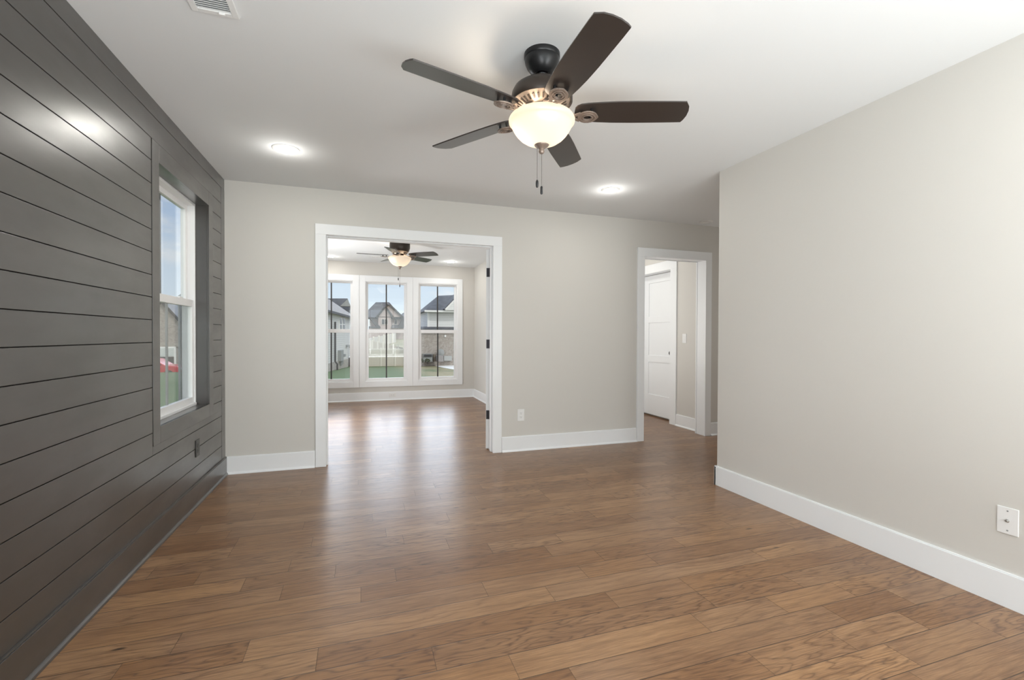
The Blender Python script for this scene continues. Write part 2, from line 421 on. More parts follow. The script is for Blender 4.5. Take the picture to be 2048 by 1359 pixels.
# floor: planks of 127 mm running left to right; joints read off the photograph
known = {-7:[1.88,2.37],-6:[1.75,2.15],-5:[.69,1.89],-4:[.51,1.31,1.71],-3:[.25,1.45],-2:[-.15],-1:[-.40,.81],0:[-.66,.54],1:[0.,1.2],2:[-.34,.16,.96],3:[-.52,-.12,.67,1.08],4:[-.74,-.34,.46,1.65],5:[.23,1.43],6:[-.26],7:[-.66,.53,1.74],8:[.07,1.27],9:[.28,.78],10:[-.65,.54],12:[.54],14:[-.52,-.02,1.18],15:[-.22,.57],16:[.28]}
fv, ff, ftone, fuv, fuv2 = [], [], [], [], []
row = -30
while True:
    y0 = 1.957+.127*row; y1 = y0+.127
    if y0 > YO: break
    js = list(known.get(row, [R.uniform(-.6, .6)]))
    while js[0] > XL-.1: js.insert(0, js[0]-R.choice([.4, .8, 1.2, 1.2]))
    while js[-1] < XE+.2: js.append(js[-1]+R.choice([.4, .5, .8, 1.2, 1.2]))
    for a, b in zip(js, js[1:]):
        x0, x1 = max(a, XL-.12), min(b, XE)
        if x1 <= x0: continue
        k = len(fv); fv += [(x0, y0, 0), (x1, y0, 0), (x1, y1, 0), (x0, y1, 0)]; ff.append((k, k+1, k+2, k+3))
        t = R.random(); ftone.append((t, R.random(), R.random()))
        ou, ov = R.uniform(0, 50), R.uniform(0, 50)
        fuv.append([(ou, ov), (ou+x1-x0, ov), (ou+x1-x0, ov+.127), (ou, ov+.127)])
        fuv2.append([(x0-a, 0), (x1-a, 0), (x1-a, .127), (x0-a, .127)])
    row += 1
k = len(fv)
fv += [(XL-.12, YR-.1, -.06), (XE, YR-.1, -.06), (XE, YO, -.06), (XL-.12, YO, -.06)]
ff.append((k, k+3, k+2, k+1)); ftone.append((0, 0, 0)); fuv.append([(0, 0)]*4); fuv2.append([(0, .06)]*4)
me = bpy.data.meshes.new('floor'); me.from_pydata(fv, [], ff)
me.uv_layers.new(name='grain'); me.uv_layers.new(name='size')
me.color_attributes.new(name='tone', type='FLOAT_COLOR', domain='CORNER')
def flat(rows): return [c for r in rows for p in r for c in p]
me.uv_layers['grain'].data.foreach_set('uv', flat(fuv))
me.uv_layers['size'].data.foreach_set('uv', flat(fuv2))
me.color_attributes['tone'].data.foreach_set('color', [c for t in ftone for _ in range(4) for c in (*t, 1.)])
me.materials.append(FLOOR)
o = bpy.data.objects.new('floor', me); COL.objects.link(o); wloc[o.name] = Vector((0, 0, 0))
struct(o, 'brown oak plank floor running across the rooms', 'floor')

struct(MB().box(XL-.18, XE, YR-.16, YO, H, H+.12).build('ceiling', CEIL), 'flat white painted ceiling', 'ceiling')

# ------------------------------------------------------------------ walls
def wall_x(mb, xa, xb, ya, yb, holes, z1=H):
    """wall slab xa..xb thick, running ya..yb, holes=(y0,y1,z0,z1)"""
    y = ya
    for h0, h1, z0, zt in sorted(holes):
        if h0 > y: mb.box(xa, xb, y, h0, 0, z1)
        if z0 > 0: mb.box(xa, xb, h0, h1, 0, z0)
        if zt < z1: mb.box(xa, xb, h0, h1, zt, z1)
        y = h1
    if y < yb: mb.box(xa, xb, y, yb, 0, z1)
    return mb
def wall_y(mb, ya, yb, xa, xb, holes, z1=H):
    x = xa
    for h0, h1, z0, zt in sorted(holes):
        if h0 > x: mb.box(x, h0, ya, yb, 0, z1)
        if z0 > 0: mb.box(h0, h1, ya, yb, 0, z0)
        if zt < z1: mb.box(h0, h1, ya, yb, zt, z1)
        x = h1
    if x < xb: mb.box(x, xb, ya, yb, 0, z1)
    return mb
D1 = (-.305, 1.26, 0, 2.06)     # rough opening towards the sunroom
D2 = (2.955, 3.825, 0, 2.06)
struct(wall_y(MB(), YB, YF, XL, XE, [D1, D2]).build('wall_back', WALL), 'beige partition wall with two white cased openings', 'wall')
struct(wall_x(MB(), XR, XE, YR, YC, []).build('wall_right', WALL), 'blank beige wall on the right ending at a corner', 'wall')
struct(wall_y(MB(), YR-.15, YR, XL-.18, XR, [(-.55, 2.15, .35, 2.2)]).build('wall_rear', WALL), 'wall behind the camera', 'wall')
struct(wall_x(MB(), XE, XE+.1, YC, YF, []).build('wall_hall_end', WALL), 'end wall of the dim side hallway', 'wall')
# sunroom and little hall
WO = (-.905, 1.778, .335, 2.115)
wh = [(-.842, -.120, .343, 2.108), (.078, .800, .343, 2.108), (.997, 1.719, .343, 2.108)]
struct(wall_y(MB(), YS, YO, XL-.18, 4.1, wh).build('wall_sunroom_back', WALL), 'window wall of the bright far room', 'wall')
struct(wall_x(MB(), XL-.18, XL, YF, YS, []).build('wall_sunroom_left', WALL), 'left wall of the far room', 'wall')
struct(wall_x(MB(), XSR, XSR+.115, YF, YS, []).build('wall_sunroom_right', WALL), 'right beige wall of the far room', 'wall')
struct(wall_x(MB(), XH, XH+.12, YF, 6.6, [(5.10, 5.89, 0, 2.055)]).build('wall_hall_right', WALL2), 'small hall wall carrying the panelled door', 'wall')
struct(wall_y(MB(), 6.6, 6.7, XSR+.115, XH+.12, []).build('wall_hall_back', WALL2), 'far wall of the small hall', 'wall')

# left wall: shiplap boards over a sheathing slab
GR = [2.349, 2.220, 2.099, 1.974, 1.853, 1.727, 1.606, 1.483, 1.363, 1.240, 1.118, .995, .874, .752, .627, .503, .381, .259]
sl = thing('wall_left', (XL, 1.3, 0), 'charcoal painted shiplap wall with one white window', 'wall', kind='structure')
wall_x(MB(), XL-.18, XL-.012, YR-.15, YF, [(3.045, 3.952, .633, 2.129)]).build('sheathing', GROOVE, sl)
b = MB(); g = .0018
zs = [H] + GR + [.14]
for i in range(len(zs)-1):
    zt = zs[i]-(g if i else 0); zb = zs[i+1]+g
    # short boards either side of the window casing
    if zt <= 2.215+.01 and zb >= .553-.01:
        b.box(XL-.012, XL, YR, 2.965-.002, zb, zt); b.box(XL-.012, XL, 4.036, 4.262-.002, zb, zt)
    elif zb < .553 < zt:
        b.box(XL-.012, XL, YR, 2.963, zb, zt); b.box(XL-.012, XL, 2.963, 4.262-.002, zb, .5515); b.box(XL-.012, XL, 4.036, 4.260, .5515, zt)
    else:
        b.box(XL-.012, XL, YR, 4.262-.002 if i else YB, zb, zt)
b.box(XL-.012, XL+.001, 4.262, YB, .14, 2.349)
b.build('shiplap_boards', DARK, sl, bevel=.0012)

# window in the shiplap wall
wn = thing('window_1', (XL, 3.5, .633), 'white double hung window in the charcoal shiplap wall', 'window', kind='structure')
c = MB()
x0, x1 = XL-.012, XL+.003
c.box(x0, x1, 2.966, 3.057, .553, 2.2185); c.box(x0, x1, 3.940, 4.035, .553, 2.2185)
c.box(x0, x1, 3.057, 3.940, 2.117, 2.2185); c.box(x0, x1, 3.057, 3.940, .553, .645)
tag(c.build('casing', DARK, wn, bevel=.0012), 'charcoal casing flush with the boards')
j = MB(); xd = XL-.10
j.box(xd, XL-.012, 3.045, 3.057, .633, 2.129); j.box(xd, XL-.012, 3.940, 3.952, .633, 2.129)
j.box(xd, XL-.012, 3.057, 3.940, 2.117, 2.129); j.box(xd, XL-.004, 3.057, 3.940, .633, .645)
j.build('jamb_liner', DARK, wn)
j = MB(); j.box(XL-.10, XL-.085, 3.057, 3.075, .655, 2.107)
fr = MB(); xa, xb = XL-.168, XL-.083
for y0, y1 in ((3.057, 3.073), (3.924, 3.940)): fr.box(xa, xb, y0, y1, .645, 2.117)
fr.box(xa, xb, 3.073, 3.924, 2.098, 2.117); fr.box(xa, xb+.008, 3.073, 3.924, .645, .664)
fr.build('window_frame', VINYL, wn, bevel=.002)
def sash(parent, axis, face, depth, a0, a1, z0, z1, st, rb, rt, name, mun=None):
    """sash ring; axis 'x': lies in the y-z plane, face = room side coordinate, depth sign outward"""
    s = MB()
    def bx(u0, u1, z0_, z1_, f=face, d=depth):
        if axis == 'x': s.box(f, f+d, u0, u1, z0_, z1_)
        else: s.box(u0, u1, f, f+d, z0_, z1_)
    bx(a0, a0+st, z0, z1); bx(a1-st, a1, z0, z1); bx(a0+st, a1-st, z0, z0+rb); bx(a0+st, a1-st, z1-rt, z1)
    o = s.build(name, VINYL, parent, bevel=.002)
    gm = MB(); f = face+depth*.55
    if axis == 'x': gm.box(f, f+.004, a0+st, a1-st, z0+rb, z1-rt)
    else: gm.box(a0+st, a1-st, f, f+.004, z0+rb, z1-rt)
    gm.build('window_pane', GLASS, o)
    if mun:
        mm = MB(); mid = (a0+a1)/2; f = face+depth*.55
        if axis == 'x': mm.box(f-.012, f-.002, mid-.009, mid+.009, z0+rb, z1-rt)
        else: mm.box(mid-.011, mid+.011, f-.010, f-.001, z0+rb, z1-rt)
        mm.build('muntin', mun, o)
    return o
sash(wn, 'x', XL-.128, -.03, 3.073, 3.924, 1.385, 2.098, .042, .030, .036, 'upper_sash', ALU)
lo = sash(wn, 'x', XL-.092, -.03, 3.072, 3.925, .664, 1.412, .030, .042, .050, 'lower_sash', CAULK)
k = MB().box(XL-.094, XL-.112, 3.66, 3.72, 1.412, 1.420); k.build('sash_lock', VINYL, lo, bevel=.002)
# insect screen frame outside
sc = MB()
for y0, y1 in ((3.075, 3.095), (3.90, 3.922)): sc.box(XL-.182, XL-.172, y0, y1, .66, 1.40)
sc.box(XL-.182, XL-.172, 3.075, 3.922, .66, .68)
sc.build('screen_frame', CAULK, wn)

# ------------------------------------------------------------------ skirting
def base_y(mb, x0, x1, yw, sgn, ht=.150):
    """board on a wall facing -y (sgn=-1) or +y"""
    mb.box(x0, x1, yw, yw+sgn*.014, 0, ht-.006); mb.box(x0, x1, yw, yw+sgn*.010, ht-.006, ht)
    mb.poly([(x0, yw+sgn*.014, 0), (x0, yw+sgn*.028, 0), (x0, yw+sgn*.026, .010), (x0, yw+sgn*.019, .017), (x0, yw+sgn*.014, .019)], (x1-x0, 0, 0))
def base_x(mb, y0, y1, xw, sgn, ht=.150, shoe=True):
    mb.box(xw, xw+sgn*.014, y0, y1, 0, ht-.006); mb.box(xw, xw+sgn*.010, y0, y1, ht-.006, ht)
    if shoe: mb.poly([(xw+sgn*.014, y0, 0), (xw+sgn*.028, y0, 0), (xw+sgn*.026, y0, .010), (xw+sgn*.019, y0, .017), (xw+sgn*.014, y0, .019)], (0, y1-y0, 0))
b = MB(); base_x(b, YR, YB, XL, 1, .148)
struct(b.build('baseboard_left', DARK, bevel=.001), 'charcoal baseboard under the shiplap', 'baseboard')
b = MB(); base_y(b, XL+.014, -.379, YB, -1, .146); base_y(b, 1.332, 2.880, YB, -1); base_y(b, 3.883, XE, YB, -1)
struct(b.build('baseboard_back', TRIM, bevel=.001), 'white baseboard along the partition wall', 'baseboard')
b = MB(); base_x(b, YR, YC+.016, XR, -1, .150, shoe=False)
b.box(XR-.014, XE, YC, YC+.014, 0, .150)
struct(b.build('baseboard_right', TRIM, bevel=.001), 'tall white baseboard on the right wall', 'baseboard')
b = MB(); base_y(b, XL, XSR, YS, -1); base_x(b, YF, YS, XSR, -1); base_x(b, YF, YS, XL, 1)
struct(b.build('baseboard_sunroom', TRIM, bevel=.001), 'white baseboard around the far room', 'baseboard')
b = MB(); base_x(b, YF+.018, 4.974, XH, -1); base_x(b, 6.01, 6.6, XH, -1)
struct(b.build('baseboard_hall', TRIM, bevel=.001), 'white baseboard in the small hall', 'baseboard')

# ------------------------------------------------------------------ cased opening to the sunroom (double door)
d1 = thing('door_1', (.475, YB, 0), 'wide white cased double doorway into the bright room', 'doorway', kind='structure')
def casing_y(mb, xo0, xi0, xi1, xo1, zi, zo, yw, sgn, t=.018):
    mb.box(xo0, xi0, yw, yw+sgn*t, 0, zi); mb.box(xi1, xo1, yw, yw+sgn*t, 0, zi)
    mb.box(xo0, xo1, yw, yw+sgn*t, zi, zo)
c = MB(); casing_y(c, -.376, -.288, 1.240, 1.3287, 2.042, 2.133, YB, -1); c.build('casing', TRIM, d1, bevel=.002)
c = MB(); casing_y(c, -.376, -.288, 1.240, 1.3287, 2.042, 2.133, YF, 1); c.build('casing', TRIM, d1, bevel=.002)
c = MB(); c.box(-.305, -.290, YB-.004, YF+.004, 0, 2.045); c.box(1.245, 1.26, YB-.004, YF+.004, 0, 2.045); c.box(-.305, 1.26, YB-.004, YF+.004, 2.045, 2.06)
c.build('jamb', TRIM, d1, bevel=.0015)
c = MB(); c.box(-.290, -.279, YB+.042, YF-.036, 0, 2.034); c.box(1.234, 1.245, YB+.042, YF-.036, 0, 2.034); c.box(-.290, 1.245, YB+.042, YF-.036, 2.034, 2.045)
c.build('door_stop', TRIM, d1, bevel=.0015)
# right leaf, swung past square into the sunroom
pv = Vector((1.243, YF+.006, 0)); th = radians(66)
L = MB()
def leaf_panel(mb, w, t, z0, z1, rails, stile):
    mb.box(0, stile, 0, t, z0, z1); mb.box(w-stile, w, 0, t, z0, z1)
    for a, b_ in rails: mb.box(stile, w-stile, 0, t, a, b_)
    mb.box(stile, w-stile, t*.3, t*.7, z0+.05, z1-.05)
leaf_panel(L, .755, .035, .010, 2.035, [(.010, .25), (.84, .94), (1.34, 1.43), (1.92, 2.035)], .11)
L.xf(Matrix.Translation(pv) @ Matrix.Rotation(th, 4, 'Z'))
lf = L.build('door_leaf', TRIM, d1, bevel=.002)
for z in (.31, 1.03, 1.755):
    hb = MB().box(-.003, 0, .004, .031, z, z+.09).box(-.004, .002, -.004, .004, z, z+.09)
    hb.lathe([(.0001, 0), (.006, 0), (.006, .09), (.0001, .09)], (-.004, -.004, z), 12)
    hb.xf(Matrix.Translation(pv) @ Matrix.Rotation(th, 4, 'Z'))
    tag(hb.build('hinge', HINGE, d1), 'black hinge')

# ------------------------------------------------------------------ cased opening to the small hall
d2 = thing('door_2', (3.39, YB, 0), 'narrow white cased opening into the small hall', 'doorway', kind='structure')
c = MB(); casing_y(c, 2.8827, 2.972, 3.797, 3.8798, 2.036, 2.1325, YB, -1); c.build('casing', TRIM, d2, bevel=.002)
c = MB(); c.box(2.8827, 2.972, YF, YF+.018, 0, 2.1325); c.box(2.972, 3.797, YF, YF+.018, 2.036, 2.1325); c.box(3.797, 3.8798, YF, YF+.018, 0, 2.1325)
c.build('casing', TRIM, d2, bevel=.002)
c = MB(); c.box(2.955, 2.970, YB-.004, YF+.004, 0, 2.042); c.box(3.802, 3.825, YB-.004, YF+.004, 0, 2.042); c.box(2.955, 3.825, YB-.004, YF+.004, 2.042, 2.06)
c.build('jamb', TRIM, d2, bevel=.0015)

# panelled door in the small hall
d3 = thing('door_3', (XH, 5.5, 0), 'white three panel door with a round black knob', 'door', kind='structure')
c = MB(); xf = XH-.018
c.box(xf, XH, 4.976, 5.102, 0, 2.044); c.box(xf, XH, 5.886, 6.01, 0, 2.044); c.box(xf, XH, 4.976, 6.01, 2.044, 2.165)
c.build('casing', TRIM, d3, bevel=.002)
c = MB(); c.box(XH, XH+.12, 5.085, 5.104, 0, 2.05); c.box(XH, XH+.12, 5.884, 5.90, 0, 2.05); c.box(XH, XH+.12, 5.104, 5.884, 2.043, 2.06)
c.build('jamb', TRIM, d3)
c = MB(); w, t = .774, .035
c.box(XH+.118, XH+.153, 5.107, 5.107+.115, .022, 2.038); c.box(XH+.118, XH+.153, 5.881-.115, 5.881, .022, 2.038)
for a, b_ in ((.022, .313), (.785, .883), (1.354, 1.442), (1.927, 2.038)): c.box(XH+.118, XH+.153, 5.222, 5.766, a, b_)
c.box(XH+.128, XH+.143, 5.2, 5.78, .3, 1.95)
lf3 = c.build('door_leaf', TRIM, d3, bevel=.002)
kb = MB().lathe([(.0001, 0), (.030, 0), (.031, .004), (.027, .008), (.012, .012), (.010, .030), (.020, .036), (.027, .046), (.027, .056), (.018, .064), (.0001, .066)], (0, 0, 0), 32)
kb.xf(Matrix.Translation((XH+.118, 5.199, .930)) @ Matrix.Rotation(radians(-90), 4, 'Y'))
tag(kb.build('door_knob', BLACK, d3, smooth=True), 'black knob')
struct(MB().box(XH+.16, XH+.2, 5.0, 6.0, 0, 2.2).build('wall_closet', WALL2), 'dark space behind the panelled door', 'wall')

# ------------------------------------------------------------------ sunroom windows
for i, cx in enumerate((-.481, .4385, 1.357)):
    nm = ('leftmost of the three far room windows, cut by the doorway', 'middle of the three far room windows, over the tall fence', 'rightmost of the three far room windows, facing the patio')[i]
    w_ = thing('window_%d' % (i+2), (cx, YS, .243), nm, 'window', kind='structure')
    a0, a1 = cx-.4595, cx+.4595
    if i == 2: a1 = 1.816
    i0, i1 = cx-.361, cx+.361
    c = MB(); y0 = YS-.018
    c.box(a0+.0015, i0, y0, YS, .243, 2.208); c.box(i1, a1-.0015, y0, YS, .243, 2.208)
    c.box(i0, i1, y0, YS, 2.108, 2.208); c.box(i0, i1, y0, YS, .243, .343)
    c.build('casing', TRIM, w_, bevel=.0015)
    f = MB()
    for p0, p1 in ((i0, i0+.014), (i1-.014, i1)): f.box(p0, p1, YS-.004, YO-.02, .343, 2.108)
    f.box(i0+.014, i1-.014, YS-.004, YO-.02, 2.094, 2.108); f.box(i0+.014, i1-.014, YS-.004, YO-.02, .343, .357)
    f.build('window_frame', VINYL, w_)
    sash(w_, 'y', YS+.055, .032, i0+.014, i1-.014, 1.222, 2.094, .036, .040, .028, 'upper_sash', ALU)
    sash(w_, 'y', YS+.018, .032, i0+.014, i1-.014, .357, 1.262, .044, .040, .062, 'lower_sash', ALU)
# rear window (behind the camera, lets the daylight in)
w_ = thing('window_5', (.8, YR, .35), 'wide window behind the camera', 'window', kind='structure')
f = MB()
for p0, p1 in ((-.55, -.50), (.335, .385), (1.215, 1.265), (2.10, 2.15)): f.box(p0, p1, YR-.12, YR-.04, .35, 2.2)
f.box(-.5, 2.1, YR-.12, YR-.04, .35, .40); f.box(-.5, 2.1, YR-.12, YR-.04, 2.15, 2.2)
f.build('window_frame', VINYL, w_)
MB().box(-.5, 2.1, YR-.085, YR-.08, .4, 2.15).build('window_pane', GLASS, w_)

# ------------------------------------------------------------------ recessed lights
def canlight(t, x, y, e=1.1):
    d = bpy.data.lights.new('led', 'POINT'); d.energy = e; d.color = (1, .97, .92); d.shadow_soft_size = .05
    o = bpy.data.objects.new('led', d); COL.objects.link(o); o.parent = t; o.location = (0, 0, -.10)
def downlight(x, y, label, r=.080, energy=1.0, lens=None):
    t = thing('recessed_light', (x, y, H), label, 'light', 'recessed ceiling lights')
    MB().lathe([(r*.74, 0), (r*.74, -.009), (r*.86, -.010), (r, -.003), (r, 0)], (x, y, H), 40).build('trim_ring', PLATE, t, smooth=True)
    MB().lathe([(r*.74, -.006), (r*.5, -.009), (.0001, -.0105)], (x, y, H), 40).build('lens', lens or LENS, t, smooth=True)
    canlight(t, x, y)
downlight(-.488, 3.503, 'lit recessed ceiling light nearest the charcoal shiplap wall', .088)
downlight(2.077, 3.554, 'lit recessed ceiling light right of the large fan, above the hall doorway side', .080)
downlight(-.472, 8.02, 'far room recessed light at the left jamb of the wide doorway')
downlight(1.484, 7.916, 'far room recessed light right of the small fan')
for x, y in ((-.488, .45), (2.05, .45), (.8, -.9)):
    t = thing('recessed_light', (x, y, H), 'recessed ceiling light outside the picture', 'light', 'recessed ceiling lights out of view')
    MB().lathe([(.06, 0), (.06, -.009), (.07, -.010), (.08, -.003), (.08, 0)], (x, y, H), 32).build('trim_ring', PLATE, t, smooth=True)
    MB().lathe([(.06, -.006), (.0001, -.0105)], (x, y, H), 32).build('lens', LENS, t, smooth=True)
    canlight(t, x, y, 2)
for x, y in ((3.2, 5.5),):
    t = thing('recessed_light', (x, y, H), 'hidden hall ceiling light beyond the narrow opening', 'light')
    MB().lathe([(.06, 0), (.06, -.009), (.07, -.010), (.08, -.003), (.08, 0)], (x, y, H), 32).build('trim_ring', PLATE, t, smooth=True)
    MB().lathe([(.06, -.006), (.0001, -.0105)], (x, y, H), 32).build('lens', LENS, t, smooth=True)
    canlight(t, x, y, 2)

# smoke detector and vents
t = thing('smoke_detector', (3.66, 4.19, H), 'round white disc on the ceiling near the hall doorway', 'detector')
MB().lathe([(.0001, -.012), (.052, -.012), (.062, -.008), (.070, -.006), (.072, 0)], (3.66, 4.19, H), 40).build('body', PLATE, t, smooth=True)
MB().lathe([(.052, -.012), (.052, -.0145), (.048, -.0145), (.048, -.012)], (3.66, 4.19, H), 40).build('rim', PLATE, t, smooth=True)
def vent(x0, x1, y0, y1, label, alongx):
    t = thing('ceiling_vent', ((x0+x1)/2, (y0+y1)/2, H), label, 'vent')
    f = MB(); w = .024; z = H-.008
    f.box(x0, x0+w, y0, y1, z, H); f.box(x1-w, x1, y0, y1, z, H); f.box(x0+w, x1-w, y0, y0+w, z, H); f.box(x0+w, x1-w, y1-w, y1, z, H)
    f.build('vent_frame', PLATE, t, bevel=.002)
    MB().box(x0+w, x1-w, y0+w, y1-w, H-.0015, H-.0005).build('duct_opening', UTIL, t)
    if alongx:
        k = int((y1-y0-2*w)/.0125)
        for i in range(k):
            y = y0+w+.006+i*.0125
            MB().poly([(x0+w, y+.0105, H-.002), (x0+w, y+.0015, H-.009), (x0+w, y, H-.008), (x0+w, y+.009, H-.001)], (x1-x0-2*w, 0, 0)).build('louver', PLATE, t)
    else:
        k = int((x1-x0-2*w)/.0125)
        for i in range(k):
            x = x0+w+.006+i*.0125
            MB().poly([(x, y0+w, H-.002), (x+.009, y0+w, H-.009), (x+.0105, y0+w, H-.008), (x+.0015, y0+w, H-.001)], (0, y1-y0-2*w, 0)).build('louver', PLATE, t)
    return t
tv = vent(-.628, -.463, 1.80, 2.118, 'white slatted air vent on the ceiling beside the shiplap wall', True)
MB().box(-.530, -.510, 2.094, 2.104, H-.016, H-.008).build('damper_lever', PLATE, tv)
vent(.15, .45, 7.78, 7.90, 'narrow ceiling vent behind the small fan in the far room', False)

# ------------------------------------------------------------------ wall plates
def plate(name, c, nx, ny, w, h, label, cat, kind, pm=PLATE):
    """c centre on the wall, n = horizontal outward normal"""
    t = thing(name, c, label, cat)
    ang = math.atan2(ny, nx)+pi/2      # local -y points out of the wall
    Mx = Matrix.Translation(c) @ Matrix.Rotation(ang, 4, 'Z')
    def put(mb, nm, m, par, **k): mb.xf(Mx); return mb.build(nm, m, par, **k)
    put(MB().box(-w/2, w/2, -.0055, 0, -h/2, h/2), 'cover_plate', pm, t, bevel=.002)
    if kind == 'outlet':
        for s in (-1, 1):
            zc = s*.0195
            ins = put(MB().box(-.0165, .0165, -.0075, -.005, zc-.0135, zc+.0135), 'receptacle', pm, t, bevel=.003)
            sl_ = MB(); sl_.box(-.0078, -.0058, -.0079, -.007, zc-.002, zc+.007); sl_.box(.0055, .0075, -.0079, -.007, zc-.001, zc+.006)
            sl_.box(-.0022, .0022, -.0079, -.007, zc-.010, zc-.0055)
            put(sl_, 'slots', DARKSLOT, ins)
        sw = MB().lathe([(.0001, 0), (.003, 0), (.003, .001), (.0001, .0015)], (0, 0, 0), 12); sw.xf(Matrix.Rotation(radians(90), 4, 'X')); sw.xf(Matrix.Translation((0, -.0055, 0))); put(sw, 'screw', pm, t)
    if kind == 'coax':
        for z in (-.042, .042):
            sw = MB().lathe([(.0001, .0012), (.0032, .0008), (.0034, 0)], (0, 0, 0), 12); sw.xf(Matrix.Rotation(radians(90), 4, 'X')); sw.xf(Matrix.Translation((0, -.0055, z))); put(sw, 'screw', UTIL, t)
        cx = MB().lathe([(.0075, 0), (.0075, .003), (.0048, .003), (.0048, .011), (.0015, .011), (.0015, .004)], (0, 0, 0), 6); cx.xf(Matrix.Rotation(radians(90), 4, 'X')); cx.xf(Matrix.Translation((0, -.0055, 0)))
        tag(put(cx, 'cable_connector', mat('nickel', (.6, .6, .58), .3, metal=.8), t), 'shiny metal screw connector')
    if kind == 'switch':
        put(MB().box(-.0165, .0165, -.0085, -.005, -.033, .033), 'rocker', pm, t, bevel=.0025)
        put(MB().box(-.003, .003, -.0105, -.0085, -.004, .004), 'indicator', pm, t)
    return t
plate('wall_outlet', (1.536, YB, .360), 0, -1, .072, .118, 'white duplex outlet low on the beige wall between the two doorways', 'outlet', 'outlet')
plate('wall_outlet', (XL, 3.672, .380), 1, 0, .072, .116, 'dark outlet on the charcoal shiplap below the window', 'outlet', 'outlet', mat('charcoal_plastic', (.045, .042, .040), .3))
plate('cable_wall_plate', (XR, 1.195, .372), -1, 0, .070, .115, 'white cable jack plate low on the right beige wall', 'wall plate', 'coax')
plate('light_switch', (XH, 4.832, 1.132), -1, 0, .072, .118, 'white switch on the hall wall beside the panelled door', 'switch', 'switch')
t = plate('wall_outlet', (.543, YS-.014, .0915), 0, -1, .118, .070, 'white sideways outlet set in the baseboard under the far windows', 'outlet', 'none')
for s in (-1, 1):
    ins = MB().box(.543+s*.0195-.0135, .543+s*.0195+.0135, YS-.0215, YS-.019, .075, .108).build('receptacle', PLATE, t, bevel=.003)
    MB().box(.543+s*.0195-.002, .543+s*.0195+.007, YS-.0219, YS-.021, .083, .085).box(.543+s*.0195-.002, .543+s*.0195+.007, YS-.0219, YS-.021, .097, .099).build('slots', DARKSLOT, ins)

